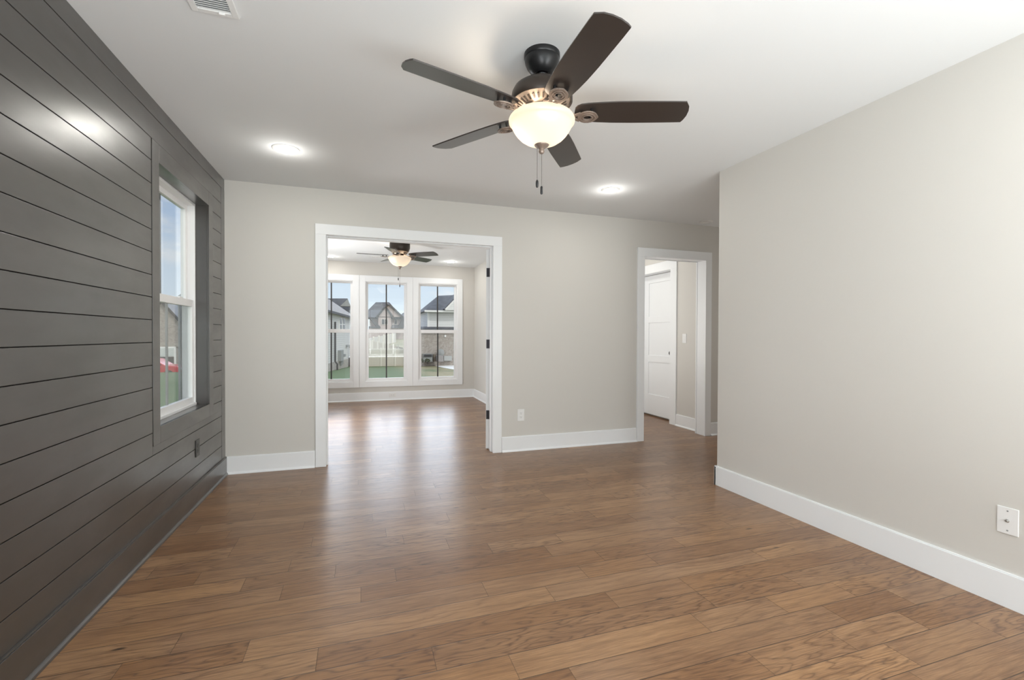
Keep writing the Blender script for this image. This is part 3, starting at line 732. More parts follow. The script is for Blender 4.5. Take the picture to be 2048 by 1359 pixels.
# ------------------------------------------------------------------ ceiling fans
def arc(cx, cy, r, a0, a1, k): return [(cx+r*cos(radians(a0+(a1-a0)*i/k)), cy+r*sin(radians(a0+(a1-a0)*i/k))) for i in range(k+1)]
def fan(cx, cy, zb, Rt, phase, hugger, label, k=1.0, chains=(1.855, 1.825), bulb=3.8, pitch=12.5, Rb=.1505):
    t = thing('ceiling_fan', (cx, cy, H), label, 'ceiling fan')
    c = (cx, cy, 0)
    zm = zb+.050      # underside rim of the motor
    if not hugger:
        MB().lathe([(.0001, H), (.0815, H), (.0815, H-.018), (.0785, H-.022), (.079, H-.026), (.076, H-.042), (.068, H-.060), (.056, H-.077), (.044, H-.088), (.036, H-.092), (.031, H-.090), (.027, H-.080), (.0001, H-.080)], c, 56).build('canopy', CANOPY, t, smooth=True)
        ball = MB().lathe([(.0001, H-.078), (.020, H-.082), (.0245, H-.092), (.020, H-.104), (.014, H-.108), (.0135, H-.150), (.0001, H-.150)], c, 32)
        ball.build('downrod', CANOPY, t, smooth=True)
        MB().lathe([(.0001, zm+.092), (.030, zm+.092), (.040, zm+.086), (.075, zm+.080), (.105, zm+.070), (.126, zm+.055), (.136, zm+.036), (.1395, zm+.015), (.1395, zm-.004), (.135, zm-.010), (.130, zm-.008), (.126, zm-.002)], c, 72).build('motor_housing', BRONZE, t, smooth=True)
    else:
        MB().lathe([(.0001, H), (.118, H), (.128, H-.006), (.136, H-.028), (.137, H-.060), (.136, H-.098), (.128, H-.125), (.118, zm+.004), (.114, zm)], c, 64).build('motor_housing', BRONZE, t, smooth=True)
    ro = .129 if not hugger else .116
    pl = MB().lathe([(ro, zm-.002), (ro-.014, zm-.010), (.088, zm-.026), (.072, zm-.031), (.066, zm-.030), (.064, zm-.018), (.0001, zm-.018)], c, 72).build('vent_plate', VENTP, t, smooth=True)
    vs = MB()
    for i in range(30):
        a = 2*pi*i/30; s0 = len(vs.v)
        vs.poly([(.090, -.0035, 0), (.1125 if not hugger else .104, -.0045, .0105 if not hugger else .006), (.1125 if not hugger else .104, .0045, .0105 if not hugger else .006), (.090, .0035, 0)], (0, 0, -.0016))
        vs.xf(Matrix.Translation((cx, cy, zm-.0255)) @ Matrix.Rotation(a, 4, 'Z'), s0)
    vs.build('vent_slots', BRONZE, pl)
    # switch housing between motor and bowl
    MB().lathe([(.060, zm-.020), (.062, zm-.040), (.058, zm-.070), (.0001, zm-.072)], c, 48).build('light_fitter', BRONZE, t, smooth=True)
    # blades
    for i in range(5):
        a = radians(phase+72*i)
        Mx = Matrix.Translation((cx, cy, zb)) @ Matrix.Rotation(a, 4, 'Z') @ Matrix.Rotation(radians(-pitch), 4, 'X')
        s_ = Rt/.662
        prof = [(.150, .030), (.158, .043), (.175, .053), (.205, .0585), (.26, .0635), (.33, .0675), (.42, .069), (.52, .068), (.60, .067)]
        rr = lambda r: .15+(r-.15)*(Rt-.15)/(.662-.15)
        top = [(rr(r), w) for r, w in prof] + [(rr(.650), .0655)]
        bot = [(rr(r), -w) for r, w in prof] + [(rr(.636), -.0660)]
        tip = [(rr(.657), .050), (rr(.663), .022), (rr(.662), -.010), (rr(.655), -.038)]
        out = [(rr(.149), .012)] + top + tip + bot[::-1] + [(rr(.149), -.012)]
        m = MB().poly([(x, y, -.003) for x, y in out], (0, 0, .006)); m.xf(Mx)
        bl = m.build('fan_blade', BLADE, t, bevel=.0008)
        # blade iron: arm from the hub and a pierced medallion under the blade
        ir = MB(); z0 = -.026
        path = [(.070, 0, .012), (.095, 0, -.004), (.125, 0, -.018), (.150, 0, z0), (.168, 0, z0)]
        for s in (-1, 1):
            pts = [(x, s*(.016-.006*sin(pi*j/4)), z) for j, (x, y, z) in enumerate(path)]
            pts[-1] = (.172, s*.024, z0); 
            for j in range(len(pts)-1):
                p, q = Vector(pts[j]), Vector(pts[j+1]); w = .0085
                ir.poly([p+Vector((0, -w, 0)), q+Vector((0, -w, 0)), q+Vector((0, w, 0)), p+Vector((0, w, 0))], (0, 0, .006))
        ir.box(.066, .090, -.022, .022, -.002, .012)
        def ringp(rx, ry): return [(.207+rx*1.05*cos(radians(d))+(rx*.10 if abs(((d+180) % 360)-180) < 20 else 0), ry*sin(radians(d))) for d in range(0, 360, 20)]
        oo, ii = ringp(.043, .040), ringp(.018, .016)
        def rng(mb, oo, ii, za, zb_):
            b0 = len(mb.v); k_ = len(oo)
            for (x, y) in oo: mb.v += [Vector((x, y, za)), Vector((x, y, zb_))]
            for (x, y) in ii: mb.v += [Vector((x, y, za)), Vector((x, y, zb_))]
            for q in range(k_):
                w = (q+1) % k_; O = b0; I = b0+2*k_
                mb.f += [(O+2*q, O+2*w, O+2*w+1, O+2*q+1), (I+2*w, I+2*q, I+2*q+1, I+2*w+1), (O+2*w, O+2*q, I+2*q, I+2*w), (O+2*q+1, O+2*w+1, I+2*w+1, I+2*q+1)]
        rng(ir, oo, ii, z0, z0+.006)
        rng(ir, ringp(.033, .030), ringp(.029, .026), z0-.003, z0)
        rng(ir, ringp(.022, .020), ringp(.018, .016), z0-.004, z0)
        sws = []
        for px, py in ((.177, .0), (.222, .027), (.222, -.027)):
            sws.append(MB().lathe([(.0055, z0+.006), (.0055, -.003)], (px, py, 0), 10))
        Mi = Matrix.Translation((cx, cy, zb)) @ Matrix.Rotation(a, 4, 'Z') @ Matrix.Rotation(radians(-pitch*.8), 4, 'X')
        ir.xf(Mi); bo_ = ir.build('blade_bracket', IRON, t, bevel=.001); [q_.xf(Mi).build('bracket_screw', CANOPY, bo_) for q_ in sws]
    # glass bowl, open at the top
    zt = zb-.018
    bp_ = [(Rb-.016, zt), (Rb-.013, zt-.001), (Rb-.008, zt-.005), (Rb-.003, zt-.012), (Rb, zt-.020), (Rb-.001, zt-.029), (Rb-.007, zt-.036), (Rb-.012, zt-.042),
           (Rb-.0155, zt-.050), (Rb-.023, zt-.064), (Rb-.035, zt-.081), (Rb-.051, zt-.098), (Rb-.071, zt-.112), (Rb-.095, zt-.123), (.030, zt-.131), (.0001, zt-.134)]
    MB().lathe(bp_, c, 96).build('glass_bowl', BOWL, t, smooth='full')
    zf = zt-.128
    MB().lathe([(.0335, zf+.003), (.034, zf-.001), (.031, zf-.006), (.022, zf-.012), (.014, zf-.019), (.011, zf-.024), (.0135, zf-.029), (.0125, zf-.035), (.008, zf-.040), (.0001, zf-.041)], c, 40).build('finial', IRON, t, smooth=True)
    # pull chains with fobs
    for i, (dx, ze) in enumerate(((-.020, chains[0]), (.0005, chains[1]))):
        x = cx+dx*rgt0.x; y = cy+dx*rgt0.y
        ztop = zf+.006 if i == 0 else zf-.038
        ch = MB(); nn = int((ztop-ze-.02)/.0042)
        ch.tube([(x, y, ztop), (x, y, ze+.015)], .0006, 5)
        for q in range(nn):
            zz = ztop-.002-q*.0042
            ch.lathe([(.0001, .0016), (.0014, .0008), (.0014, -.0008), (.0001, -.0016)], (x, y, zz), 6)
        co = ch.build('pull_chain', CHAIN, t)
        MB().lathe([(.0001, .019), (.0025, .018), (.0058, .011), (.0065, 0), (.0058, -.012), (.004, -.017), (.0001, -.018)] if i == 0 else
                   [(.0001, .020), (.0035, .019), (.0055, .014), (.0055, -.014), (.0035, -.018), (.0001, -.018)], (x, y, ze), 20).build('chain_fob', BLACK, co, smooth=True)
    # bulbs
    for dx, e in ((-.065, 1.0), (.055, .35)):
        d = bpy.data.lights.new('bulb', 'POINT'); d.energy = bulb*e; d.color = (1, .83, .64); d.shadow_soft_size = .035
        lo_ = bpy.data.objects.new('bulb', d); COL.objects.link(lo_)
        lo_.parent = t; lo_.location = (dx*rgt0.x, dx*rgt0.y-.0, zt-.060-H)
    return t
fan(.785, 1.955, 2.178, .662, -19.2, False, 'large bronze ceiling fan with lit glass bowl in the near room')
fan(.508, 6.43, 2.245, .56, 36, True, 'small flush bronze ceiling fan seen through the wide doorway', chains=(1.925, 1.835), bulb=2.6, Rb=.154)

# ------------------------------------------------------------------ outdoors
def gz(x, y):
    z = -.75-.0305*(y-8.6)
    if y > 47.5:
        h = -1.93+(y-47.5)*.19 if y < 55 else (-.5+(y-55)*.028 if y < 80 else .2+(y-80)*.02)
        k = min(1, max(0, (x+6)/4))
        z = z*(1-k)+h*k
    return z
g = MB(); xs = [-60, -30, -15, -10, -8, -6, -4, -2, 0, 2, 4, 6, 8, 11, 15, 30, 60]; ys = [YO+.02, 12, 20, 30, 40, 47.5, 50, 52.5, 55, 65, 80, 100, 140]
for y in ys:
    for x in xs: g.v.append(Vector((x, y, gz(x, y))))
k = len(xs)
for i in range(len(ys)-1):
    for q in range(k-1): g.f.append((i*k+q, i*k+q+1, (i+1)*k+q+1, (i+1)*k+q))
b0 = len(g.v); g.v += [Vector(p) for p in ((-60, -40, -.75), (XL-.2, -40, -.75), (XL-.2, YO+.02, -.75), (-60, YO+.02, -.75), (XE+.2, -40, -.75), (60, -40, -.75), (60, YO+.02, -.75), (XE+.2, YO+.02, -.75), (XL-.2, YR-.3, -.75), (XE+.2, YR-.3, -.75))]
g.f += [(b0, b0+1, b0+2, b0+3), (b0+4, b0+5, b0+6, b0+7), (b0+1, b0+4, b0+9, b0+8)]
struct(g.build('ground', GRASS, origin=(0, 0, 0)), 'green lawn outside falling away to the fence', 'lawn')
def gp(u, v, dz=0):
    lo_, hi = 9., 47.
    for _ in range(40):
        m_ = (lo_+hi)/2; p = far(u, v, m_)
        if p.z > gz(p.x, m_): lo_ = m_
        else: hi = m_
    return Vector((p.x, p.y, gz(p.x, p.y)+dz))
def slab(mb, pts, d): mb.poly(pts, d); return mb
def box_uv(mb, u0, v0, u1, v1, Y, dep):
    a, b_ = far(u0, v0, Y), far(u1, v1, Y); mb.box(a.x, b_.x, Y, Y+dep, b_.z, a.z); return mb
def P2(lst, Y): return [far(u, v, Y) for u, v in lst]

# the tall tan fence
YFN = 47.0
f1 = thing('fence', (1.8, YFN, gz(1.8, YFN)), 'tan vinyl fence standing straight across the back lawn', 'fence')
zt = far(770, 697.5, YFN).z; zbm = gz(1, YFN)-.05
xa_, xb_ = far(700, 700, YFN).x, far(842, 700, YFN).x
px = [far(u, 700, YFN).x for u in (705, 733.5, 762, 790.5, 819, 825)]
MB().box(px[0], px[-1], YFN, YFN+.04, zbm, zt).build('panel', FENCE, f1)
MB().box(px[0], px[-1], YFN-.03, YFN+.07, zt-.06, zt+.03).build('top_rail', FPOST, f1)
for x in px:
    po = MB().box(x-.065, x+.065, YFN-.045, YFN+.085, zbm, zt+.10)
    po.build('post', FPOST, f1)
def fence_run(a, b_, za, zb_, drop, label, np_):
    """sloping fence from a to b (x,y), top heights za..zb"""
    t = thing('fence', (a[0], a[1], za-drop), label, 'fence')
    dv = Vector((b_[0]-a[0], b_[1]-a[1], 0)); nrm = Vector((-dv.y, dv.x, 0)).normalized()*.05
    for i in range(np_):
        f0, f1_ = i/np_, (i+1)/np_
        p, q = Vector((a[0], a[1], 0))+dv*f0, Vector((a[0], a[1], 0))+dv*f1_
        z0, z1 = za+(zb_-za)*f0, za+(zb_-za)*f1_
        m = MB().poly([p+Vector((0, 0, z0-drop)), q+Vector((0, 0, z1-drop)), q+Vector((0, 0, z1)), p+Vector((0, 0, z0))], nrm)
        m.build('panel', FENCE, t)
        MB().box(p.x-.08, p.x+.08, p.y-.09, p.y+.07, z0-drop, z0+.14).build('post', FPOST, t)
    return t
a, b_ = far(733, 679, 49), far(806, 695, 53)
fence_run((a.x, a.y), (b_.x, b_.y), a.z, b_.z, 1.8, 'tan vinyl fence stepping downhill to the right just behind the straight fence', 7)
a, b_ = far(735, 677, 56), far(792, 665.5, 74)
fence_run((a.x, a.y), (b_.x, b_.y), a.z, b_.z, 1.9, 'tan vinyl fence climbing the hill towards the pinkish brick house', 6)

# house straight ahead
def gable(t, u0, u1, vb, up_, vp, Y, dep, wm, ext=1.2, fz=.35, over=3):
    """front gable wall with dark rakes and a roof running back"""
    L_, R_, Pk = far(u0, vb, Y), far(u1, vb, Y), far(up_, vp, Y)
    MB().poly([L_, R_, Pk], (0, dep, 0)).build('gable_wall', wm, t)
    rk = MB(); o1 = Vector((0, -.25, 0))
    for A, B in ((L_, Pk), (Pk, R_)):
        d = (B-A).normalized(); nn_ = Vector((-d.z, 0, d.x))*fz
        if A is L_: A = A-d*.4
        else: B = B+d*.4
        rk.poly([A+o1, B+o1, B+nn_+o1, A+nn_+o1], (0, .5, 0))
    rk.build('rake_board', FASC, t)
    rf = MB()
    for A, B in ((L_, Pk), (Pk, R_)):
        d = (B-A).normalized(); nn_ = Vector((-d.z, 0, d.x))*.2
        rf.poly([A, B, B+nn_, A+nn_], (0, dep+.3, 0))
    rf.build('roof_slope', SHING, t)
def window_uv(t, u0, v0, u1, v1, Y, pane=DWIN, fm=FPOST, split=1):
    a, b_ = far(u0, v0, Y), far(u1, v1, Y)
    w = MB().box(a.x-.08, b_.x+.08, Y-.1, Y+.05, b_.z-.08, a.z+.08).build('window', fm, t)
    for i in range(split):
        xx0 = a.x+(b_.x-a.x)*i/split+(.04 if i else 0); xx1 = a.x+(b_.x-a.x)*(i+1)/split-(.04 if i < split-1 else 0)
        MB().box(xx0, xx1, Y-.14, Y-.1, b_.z, a.z).build('pane', pane, w)
HY = 90
hm = thing('house', (5.5, HY, gz(5.5, HY)), 'pinkish brick gabled house with dark roofs on the hill beyond the fences', 'house')
a, b_ = far(741, 633, HY), far(806, 633, HY)
MB().box(a.x, b_.x, HY, HY+9, 0, a.z).build('wall', PINKB, hm)
# hipped main roof
e0, e1 = far(722, 634, HY), far(805, 635, HY); r0, r1 = far(751.7, 604, HY+5), far(778.4, 604, HY+5)
ez = e0.z; e0 = Vector((e0.x, HY-.6, ez)); e1 = Vector((e1.x, HY-.6, ez)); e2 = Vector((e1.x, HY+11, ez)); e3 = Vector((e0.x, HY+11, ez))
m = MB(); m.quad(e0, e1, r1, r0); m.quad(e1, e2, r1); m.quad(e2, e3, r0, r1); m.quad(e3, e0, r0); m.quad(e0, e3, e2, e1)
m.build('main_roof', SHING, hm)
MB().box(e0.x, e1.x, HY-.7, HY-.5, ez-.3, ez).build('eave_board', FASC, hm)
a, b_ = far(756.5, 634, HY-1.2), far(782, 700, HY-1.2)
gable(hm, 756, 802, 633.5, 777.8, 610.5, HY-.7, 5, PINKB)
MB().box(a.x, b_.x, HY-1.2, HY, 0, a.z).build('front_bay', PINKB, hm)
gable(hm, 757, 783, 633, 770.5, 616, HY-1.3, 5, PINKB)
window_uv(hm, 763.5, 638, 775, 648, HY-1.2, split=2)
window_uv(hm, 789, 638, 793.6, 648, HY)
a, b_ = far(782, 650, HY-1), far(802, 655.5, HY-1)
c0, c1 = far(785, 649, HY-.2), far(799, 649, HY-.2)
m = MB(); A0, A1 = Vector((a.x, HY-1.5, b_.z)), Vector((b_.x, HY-1.5, b_.z)); B0, B1 = Vector((a.x, HY, b_.z)), Vector((b_.x, HY, b_.z))
T0, T1 = Vector((c0.x, HY, c0.z)), Vector((c1.x, HY, c1.z))
m.quad(A0, A1, T1, T0); m.quad(A1, B1, T1); m.quad(B0, A0, T0); m.quad(A0, B0, B1, A1); m.quad(T0, T1, B1, B0); m.build('porch_roof', SHING, hm)
# lower left wing with its long raked roof
m = MB(); m.poly(P2([(738, 634), (742, 634), (761, 653), (761, 656), (738, 656), (738, 652), (752, 652)], HY-2.2), (0, 2.2, 0)); m.build('wing_roof', FASC, hm)
m = MB(); m.poly(P2([(738, 656), (758, 656), (758, 700), (738, 700)], HY-1.9), (0, 2, 0)); m.build('wing_wall', PINKB, hm)
m = MB(); m.poly(P2([(806, 636), (810, 636), (810, 656), (795, 656), (797, 652)], HY-2), (0, 2, 0)); m.build('wing_roof', FASC, hm)
# houses further back
def hiphouse(label, u0, u1, vb, ur0, ur1, vr, Y, wm, rm, depth=8, wallbot=None, extra=None):
    a, b_ = far(u0, vb, Y), far(u1, vb, Y); q0, q1 = far(ur0, vr, Y+depth/2), far(ur1, vr, Y+depth/2)
    zg = gz((a.x+b_.x)/2, Y)-.3
    t = thing('house', ((a.x+b_.x)/2, Y, zg), label, 'house')
    w = .06*(b_.x-a.x)
    MB().box(a.x+w, b_.x-w, Y+.3, Y+depth-.3, zg, a.z).build('wall', wm, t)
    A, B, C_, D_ = Vector((a.x, Y-.2, a.z)), Vector((b_.x, Y-.2, a.z)), Vector((b_.x, Y+depth+.2, a.z)), Vector((a.x, Y+depth+.2, a.z))
    m = MB(); m.quad(A, B, q1, q0); m.quad(B, C_, q1); m.quad(C_, D_, q0, q1); m.quad(D_, A, q0); m.quad(A, D_, C_, B); m.build('roof', rm, t)
    MB().box(a.x, b_.x, Y-.3, Y-.15, a.z-.25, a.z).build('eave_board', FASC, t)
    return t
hh = hiphouse('small distant dark roofed house left of the white sided house', 822, 862, 645, 838, 850, 627.5, 110, mat('blue_grey_wall', (.20, .23, .26), .8), SHING)
window_uv(hh, 845, 648, 849, 652, 110)
hiphouse('distant grey roofed house just right of the pinkish brick house', 796, 830, 636, 806, 818, 625, 120, PINKB, SHING)

# white sided house on the right with brick lower storey
RY = 46
hr = thing('house', (8.5, RY, gz(8.5, RY)), 'white sided house over grey brick beside the concrete patio', 'house')
a, b_ = far(856.5, 622, RY), far(930, 655, RY)
MB().box(a.x, b_.x, RY+.3, RY+8, b_.z, a.z+.1).build('upper_wall', SIDING, hr)
MB().box(a.x-.05, a.x+.16, RY+.24, RY+.42, b_.z, a.z).build('corner_board', WFASC, hr)
a, b_ = far(832, 660, RY), far(934, 722, RY)
MB().box(a.x, b_.x, RY-.6, RY+8, gz(a.x, RY)-.3, a.z).build('lower_wall', BRICK, hr)
a, b_ = far(828, 652.5, RY), far(936, 660, RY)
m = MB(); m.poly([Vector((a.x, RY-1.0, b_.z)), Vector((a.x, RY+.35, b_.z)), Vector((a.x, RY+.35, a.z)), Vector((a.x, RY-1.0, b_.z+.1))], (b_.x-a.x, 0, 0)); m.build('skirt_roof', SHING, hr)
e0, e1 = far(849, 621.5, RY), far(932, 621.5, RY); r0, r1 = far(876.5, 591, RY+4), far(935, 588.5, RY+4)
e0 = Vector((e0.x, RY-.3, e0.z)); e1 = Vector((e1.x, RY-.3, e0.z)); e3 = Vector((e0.x, RY+8.4, e0.z)); e2 = Vector((e1.x, RY+8.4, e0.z))
m = MB(); m.quad(e0, e1, r1, r0); m.quad(e1, e2, r1); m.quad(e2, e3, r0, r1); m.quad(e3, e0, r0); m.quad(e0, e3, e2, e1); m.build('roof', SHING, hr)
MB().box(e0.x-.05, e1.x, RY-.42, RY-.28, e0.z-.10, e0.z+.07).build('gutter', WFASC, hr)
# side gable on the right
L_, Pk, R_ = far(892, 620, RY-.6), far(925, 586, RY-.6), far(958, 620, RY-.6)
MB().poly([L_, R_, Pk], (0, 1.2, 0)).build('gable_wall', SIDING, hr)
m = MB()
for A, B in ((L_, Pk), (Pk, R_)):
    d = (B-A).normalized(); nn_ = Vector((-d.z, 0, d.x))*.16; m.poly([A+Vector((0, -.1, 0)), B+Vector((0, -.1, 0)), B+nn_+Vector((0, -.1, 0)), A+nn_+Vector((0, -.1, 0))], (0, .3, 0))
m.build('rake_board', WFASC, hr)
m = MB()
for A, B in ((L_, Pk), (Pk, R_)):
    d = (B-A).normalized(); nn_ = Vector((-d.z, 0, d.x)); m.poly([A+nn_*.16, B+nn_*.16, B+nn_*.24, A+nn_*.24], (0, 4, 0))
m.build('gable_roof', SHING, hr)
a, b_ = far(888.6, 669.5, RY-.6), far(891.8, 673.5, RY-.6)
tag(MB().box(a.x, b_.x, RY-.75, RY-.6, b_.z, a.z).build('wall_lamp', WFASC), 'small white square lamp high on the grey brick wall', 'wall lamp')
# things along the brick wall
def uvbox(name, u0, v0, u1, v1, Y, dep, m_, label, cat, bev=.01):
    a, b_ = far(u0, v0, Y), far(u1, v1, Y)
    return tag(MB().box(a.x, b_.x, Y, Y+dep, b_.z, a.z).build(name, m_, bevel=bev), label, cat)
bx_ = thing('utility_bench', (far(855, 720, RY-1.4).x, RY-1.4, far(855, 723, RY-1.4).z), 'grey storage bench with a dark opening against the brick wall', 'storage')
a, b_ = far(847, 707.5, RY-1.5), far(865, 723, RY-1.5)
MB().box(a.x, b_.x, RY-1.5, RY-.62, b_.z, a.z).build('body', UTIL, bx_)
a, b_ = far(848, 708.5, RY-1.55), far(864, 713, RY-1.55)
MB().box(a.x, b_.x, RY-1.56, RY-1.5, b_.z, a.z).build('opening', FASC, bx_)
uvbox('air_conditioner', 874.5, 711, 887, 723, RY-2.2, .9, mat('grey_unit', (.30, .28, .28), .6), 'grey air conditioner box behind the patio near the muntin', 'air conditioner', .03)
uvbox('utility_box', 888, 711.5, 904, 721, RY-1.0, .35, mat('pale_grey_box', (.42, .43, .43), .6), 'pale grey low utility box at the right end of the brick wall', 'utility box', .02)
uvbox('planter_box', 866.8, 708, 872.5, 722.5, RY-1.2, .5, mat('brown_planter', (.16, .13, .10), .8), 'brown planter box between the storage bench and the air conditioner', 'planter', .02)
# satellite-like disc
dd = MB().lathe([(.0001, .06), (.2, .04), (.34, 0), (.36, 0), (.2, .06), (.0001, .08)], (0, 0, 0), 28)
p = far(881.5, 704.5, RY-.95); dd.xf(Matrix.Translation(p) @ Matrix.Rotation(radians(75), 4, 'X'))
dt = thing('dish', (p.x, p.y, far(881.5, 715, RY-1.0).z), 'round grey dish fixed on the brick wall above the air conditioner', 'dish')
dd.build('reflector', UTIL, dt, smooth=True); MB().tube([(p.x, p.y+.08, p.z), (p.x+.10, p.y+.30, p.z-.15)], .03, 8).build('mast', UTIL, dt)
def shrub(u, v, r, Y, label):
    p = far(u, v, Y); t = thing('shrub', (p.x, p.y, p.z-r), label, 'shrub', 'shrubs along the brick wall')
    m = MB()
    for _ in range(120):
        a1, a2 = R.uniform(0, 2*pi), math.acos(R.uniform(-.4, 1)); q = Vector((sin(a2)*cos(a1), sin(a2)*sin(a1), cos(a2)))*r*R.uniform(.7, 1.05)+p
        d1_, d2_ = Vector((R.uniform(-1, 1), R.uniform(-1, 1), R.uniform(-1, 1))).normalized()*r*.28, Vector((R.uniform(-1, 1), R.uniform(-1, 1), R.uniform(-1, 1))).normalized()*r*.16
        m.quad(q-d1_, q+d2_, q+d1_, q-d2_)
    m.build('foliage', LEAF, t)
    MB().tube([(p.x, p.y, p.z-r), (p.x, p.y, p.z+r*.3)], .03, 6).build('stem', FASC, t)
shrub(841.5, 722, .27, RY-2.2, 'leftmost dark shrub at the foot of the grey brick wall')
shrub(855, 721.5, .25, RY-2.4, 'dark round shrub in front of the grey storage bench')
# patio
pp = [gp(u, v, .03) for u, v in ((846, 726.5), (874, 723), (895, 721.6), (940, 721.8), (940, 741), (905, 738.5), (889, 735.8), (868, 731.2))]
struct(MB().poly(pp, (0, 0, -.12)).build('patio', CONC), 'pale concrete patio in front of the grey brick wall', 'patio')

# long sided house on the left
hl = thing('house', (-2.5, 42, gz(-2.5, 42)), 'pale sided house with a steep tan roof seen in the leftmost far window', 'house')
A0, A1 = gp(640, 746.5), Vector(far(703.5, 720, 50)); A1.z = gz(A1.x, 50)
dirw = (Vector((A1.x, A1.y, 0))-Vector((A0.x, A0.y, 0))).normalized(); nl = Vector((-dirw.y, dirw.x, 0))
ze = far(703, 633, 50).z
def vat(p, z): return Vector((p.x, p.y, z))
MB().poly([vat(A0, -2.2), vat(A1, -2.2), vat(A1, ze), vat(A0, ze)], nl*4.6).build('wall', SIDING2, hl)
o_ = -nl*.06
MB().poly([vat(A0, -2.3)+o_, vat(A1, -2.3)+o_, vat(A1, -1.15)+o_, vat(A0, -1.0)+o_], nl*.05).build('stone_base', STONE, hl)
ov = -nl*.35+dirw*.3
zr = far(666, 600, 50).z+.1
E0, E1 = vat(A0, ze-.05)+ov-dirw*2, vat(A1, ze-.05)+ov
K0, K1 = vat(A0, zr)+nl*2.2-dirw*2, vat(A1, zr)+nl*2.2+dirw*.3
F0, F1 = vat(A0, ze-.05)+nl*4.9-dirw*2, vat(A1, ze-.05)+nl*4.9+dirw*.3
m = MB(); m.quad(E0, E1, K1, K0); m.quad(K0, K1, F1, F0); m.quad(E0, K0, F0); m.quad(E1, F1, K1); m.quad(E0, F0, F1, E1); m.build('roof', SHINGT, hl)
MB().poly([E0+Vector((0, 0, -.18)), E1+Vector((0, 0, -.18)), E1, E0], nl*.1).build('gutter', FASC, hl)
def onwall(u, off=0):
    """point of the wall line seen at image column u"""
    d = far(u, 680, 1.0); best = None
    # intersect ray (0,0)->(d.x,1) with wall line
    den = d.x*dirw.y-1.0*dirw.x
    s = (A0.x*dirw.y-A0.y*dirw.x)/den
    return Vector((d.x*s, s, 0))
def wallbox(name, u0, v0, u1, v1, thick, m_, parent, lift=0):
    p, q = onwall(u0), onwall(u1); za, zb_ = far(u0, v0, p.y).z, far(u0, v1, p.y).z
    return MB().poly([vat(p, zb_), vat(q, zb_), vat(q, za), vat(p, za)], -nl*thick).build(name, m_, parent)
for u0, u1 in ((678.2, 681.8), (684.2, 687.8)):
    w = wallbox('window', u0-.6, 635, u1+.6, 659, .08, WFASC, hl)
    p, q = onwall(u0), onwall(u1)
    for v0, v1 in ((636, 647), (649, 658.5)):
        z0, z1 = far(u0, v1, p.y).z, far(u0, v0, p.y).z
        MB().poly([vat(p, z0)-nl*.08, vat(q, z0)-nl*.08, vat(q, z1)-nl*.08, vat(p, z1)-nl*.08], -nl*.02).build('pane', DWIN, w)
p = onwall(667.3); pz = far(667, 643, p.y).z
MB().tube([vat(p, pz)-nl*.12, vat(p, gz(p.x, p.y)+.7)-nl*.12, vat(p, gz(p.x, p.y)+.5)-nl*.28, vat(p, gz(p.x, p.y)+.02)-nl*.28], .07, 8).build('downspout', FASC, hl)
wallbox('wall_vent', 691.5, 689.5, 694.8, 694, .1, UTIL, hl); wallbox('wall_vent', 697.8, 689.5, 699.6, 695, .1, UTIL, hl)
em = thing('electric_meter', vat(onwall(678), gz(onwall(678).x, onwall(678).y))-nl*.2, 'tall grey meter cabinet on the pale sided house wall', 'meter')
wallbox('cabinet', 675.4, 700.3, 680.6, 722, .28, UTIL, em); wallbox('conduit', 678.2, 722, 680.2, 731, .2, UTIL, em)
gm_ = thing('gas_meter', vat(onwall(683), gz(onwall(683).x, onwall(683).y))-nl*.2, 'small grey gas meter with pipes between cabinet and air conditioner', 'meter')
wallbox('body', 681.6, 708, 685.2, 713.5, .3, UTIL, gm_); wallbox('pipe', 683.6, 713.5, 684.6, 727, .12, UTIL, gm_)
p = onwall(698)-nl*1.0; q0 = far(693.5, 716, p.y); q1 = far(702, 731, p.y)
ac = thing('air_conditioner', (p.x, p.y, q1.z), 'dark air conditioner on the lawn beside the pale sided house', 'air conditioner')
MB().box(q0.x, q1.x+.1, p.y-.4, p.y+.4, gz(p.x, p.y)-.02, q0.z).build('body', ACM, ac, bevel=.03)
MB().box(q0.x+.05, q1.x+.05, p.y-.35, p.y+.35, q0.z, q0.z+.04).build('fan_grille', FASC, ac)
# dark roofed house behind it
DY = 75
hd = thing('house', (-3.5, DY, .1), 'dark roofed house rising behind the tan roof in the leftmost far window', 'house')
a, b_ = far(640, 632, DY), far(708, 660, DY); MB().box(a.x, b_.x, DY, DY+6, 0, a.z).build('wall', UTIL, hd)
e0, e1 = far(632, 632, DY), far(710, 632, DY); r0, r1 = far(652, 596.4, DY+3), far(695, 596.4, DY+3)
e0 = Vector((e0.x, DY-.3, e0.z)); e1 = Vector((e1.x, DY-.3, e0.z)); e2 = Vector((e1.x, DY+6.3, e0.z)); e3 = Vector((e0.x, DY+6.3, e0.z))
m = MB(); m.quad(e0, e1, r1, r0); m.quad(e1, e2, r1); m.quad(e2, e3, r0, r1); m.quad(e3, e0, r0); m.quad(e0, e3, e2, e1); m.build('roof', SHING, hd)
m = MB(); m.poly(P2([(680, 612), (701, 612), (695.5, 597)], DY-.5), (0, 1.5, 0)); m.build('gable_wall', UTIL, hd)

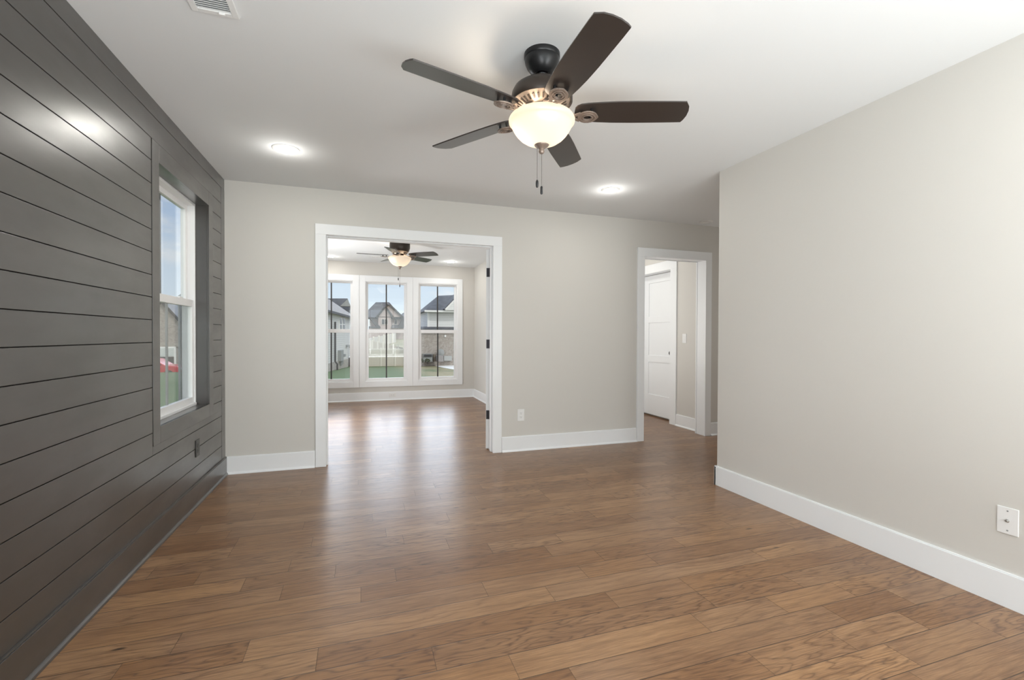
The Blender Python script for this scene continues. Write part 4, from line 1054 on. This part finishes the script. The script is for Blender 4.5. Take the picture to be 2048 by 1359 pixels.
# view through the shiplap wall's window
NY = 50
hn = thing('house', (-17, NY, -2.2), 'grey brick house seen through the window in the charcoal wall', 'house')
L_, Pk, R_ = far(262, 655, NY), far(318, 597, NY), far(382, 665, NY)
wz = far(300, 665, NY).z
pts = [far(262, 765, NY), far(376, 765, NY), far(376, 662, NY), far(322, 607, NY), far(262, 662, NY)]
MB().poly(pts, (0, 7, 0)).build('wall', BRICK, hn)
rf = MB(); L_, Pk, R_ = far(255, 668, NY), far(322, 603, NY), far(384, 670, NY)
for A, B in ((L_, Pk), (Pk, R_)):
    d = (B-A).normalized(); nn_ = Vector((-d.z, 0, d.x)); rf.poly([A+Vector((0, -.3, 0)), B+Vector((0, -.3, 0)), B+nn_*.22+Vector((0, -.3, 0)), A+nn_*.22+Vector((0, -.3, 0))], (0, 8, 0))
rf.build('roof', FASC, hn)
a, b_ = far(316, 693, NY), far(353, 729, NY)
w = MB().box(a.x-.05, b_.x, NY-.15, NY+.02, b_.z, a.z).build('window', WFASC, hn)
xm = (a.x+b_.x)/2; zm_ = a.z+(b_.z-a.z)*.52
for x0, x1 in ((a.x+.12, xm-.1), (xm+.1, b_.x-.15)):
    MB().box(x0, x1, NY-.18, NY-.15, zm_, a.z-.12).build('blind', BLIND, w)
    MB().box(x0, x1, NY-.18, NY-.15, b_.z+.1, zm_-.05).build('pane', DWIN, w)
a, b_ = far(316, 686, NY), far(358, 693, NY); MB().box(a.x, b_.x, NY-.1, NY, b_.z, a.z).build('lintel', STONE, hn)
hh = hiphouse('grey roofed distant house over the meeting rail of the charcoal wall window', 335, 400, 606, 368, 378, 583, 60, BRICK, mat('slate_roof', (.16, .19, .19), .9))
# red car on the drive
cy_ = 43
p0, p1 = far(296, 750, cy_), far(368, 750, cy_)
zc = gz(-14, cy_); car = thing('car', ((p0.x+p1.x)/2, cy_, zc), 'red car parked before the grey brick house on the left', 'car')
x1 = p1.x; z0 = far(340, 747, cy_).z
prof = [(0, .0), (0, .42), (-.10, .62), (-1.0, .74), (-1.7, 1.22), (-3.0, 1.24), (-3.7, .80), (-4.1, .72), (-4.15, .0)]
MB().poly([Vector((x1+a, cy_-.9, z0+b_)) for a, b_ in prof], (0, 1.8, 0)).build('body', RED, car, bevel=.06)
MB().poly([Vector((x1+a, cy_-.93, z0+b_)) for a, b_ in ((-1.15, .76), (-1.75, 1.14), (-2.95, 1.16), (-3.5, .80))], (0, 1.86, 0)).build('side_window', DWIN, car)
for a in (-.75, -3.3):
    for yy in (cy_-.92, cy_+.72):
        w = MB().lathe([(.0001, 0), (.32, 0), (.34, .03), (.34, .17), (.32, .2), (.0001, .2)], (0, 0, 0), 24)
        w.xf(Matrix.Translation((x1+a, yy+.2, z0+.02)) @ Matrix.Rotation(radians(90), 4, 'X')); w.build('wheel', TIRE, car, smooth=True)
MB().box(x1-.04, x1+.02, cy_-.8, cy_-.5, z0+.38, z0+.5).build('headlight', WFASC, car)
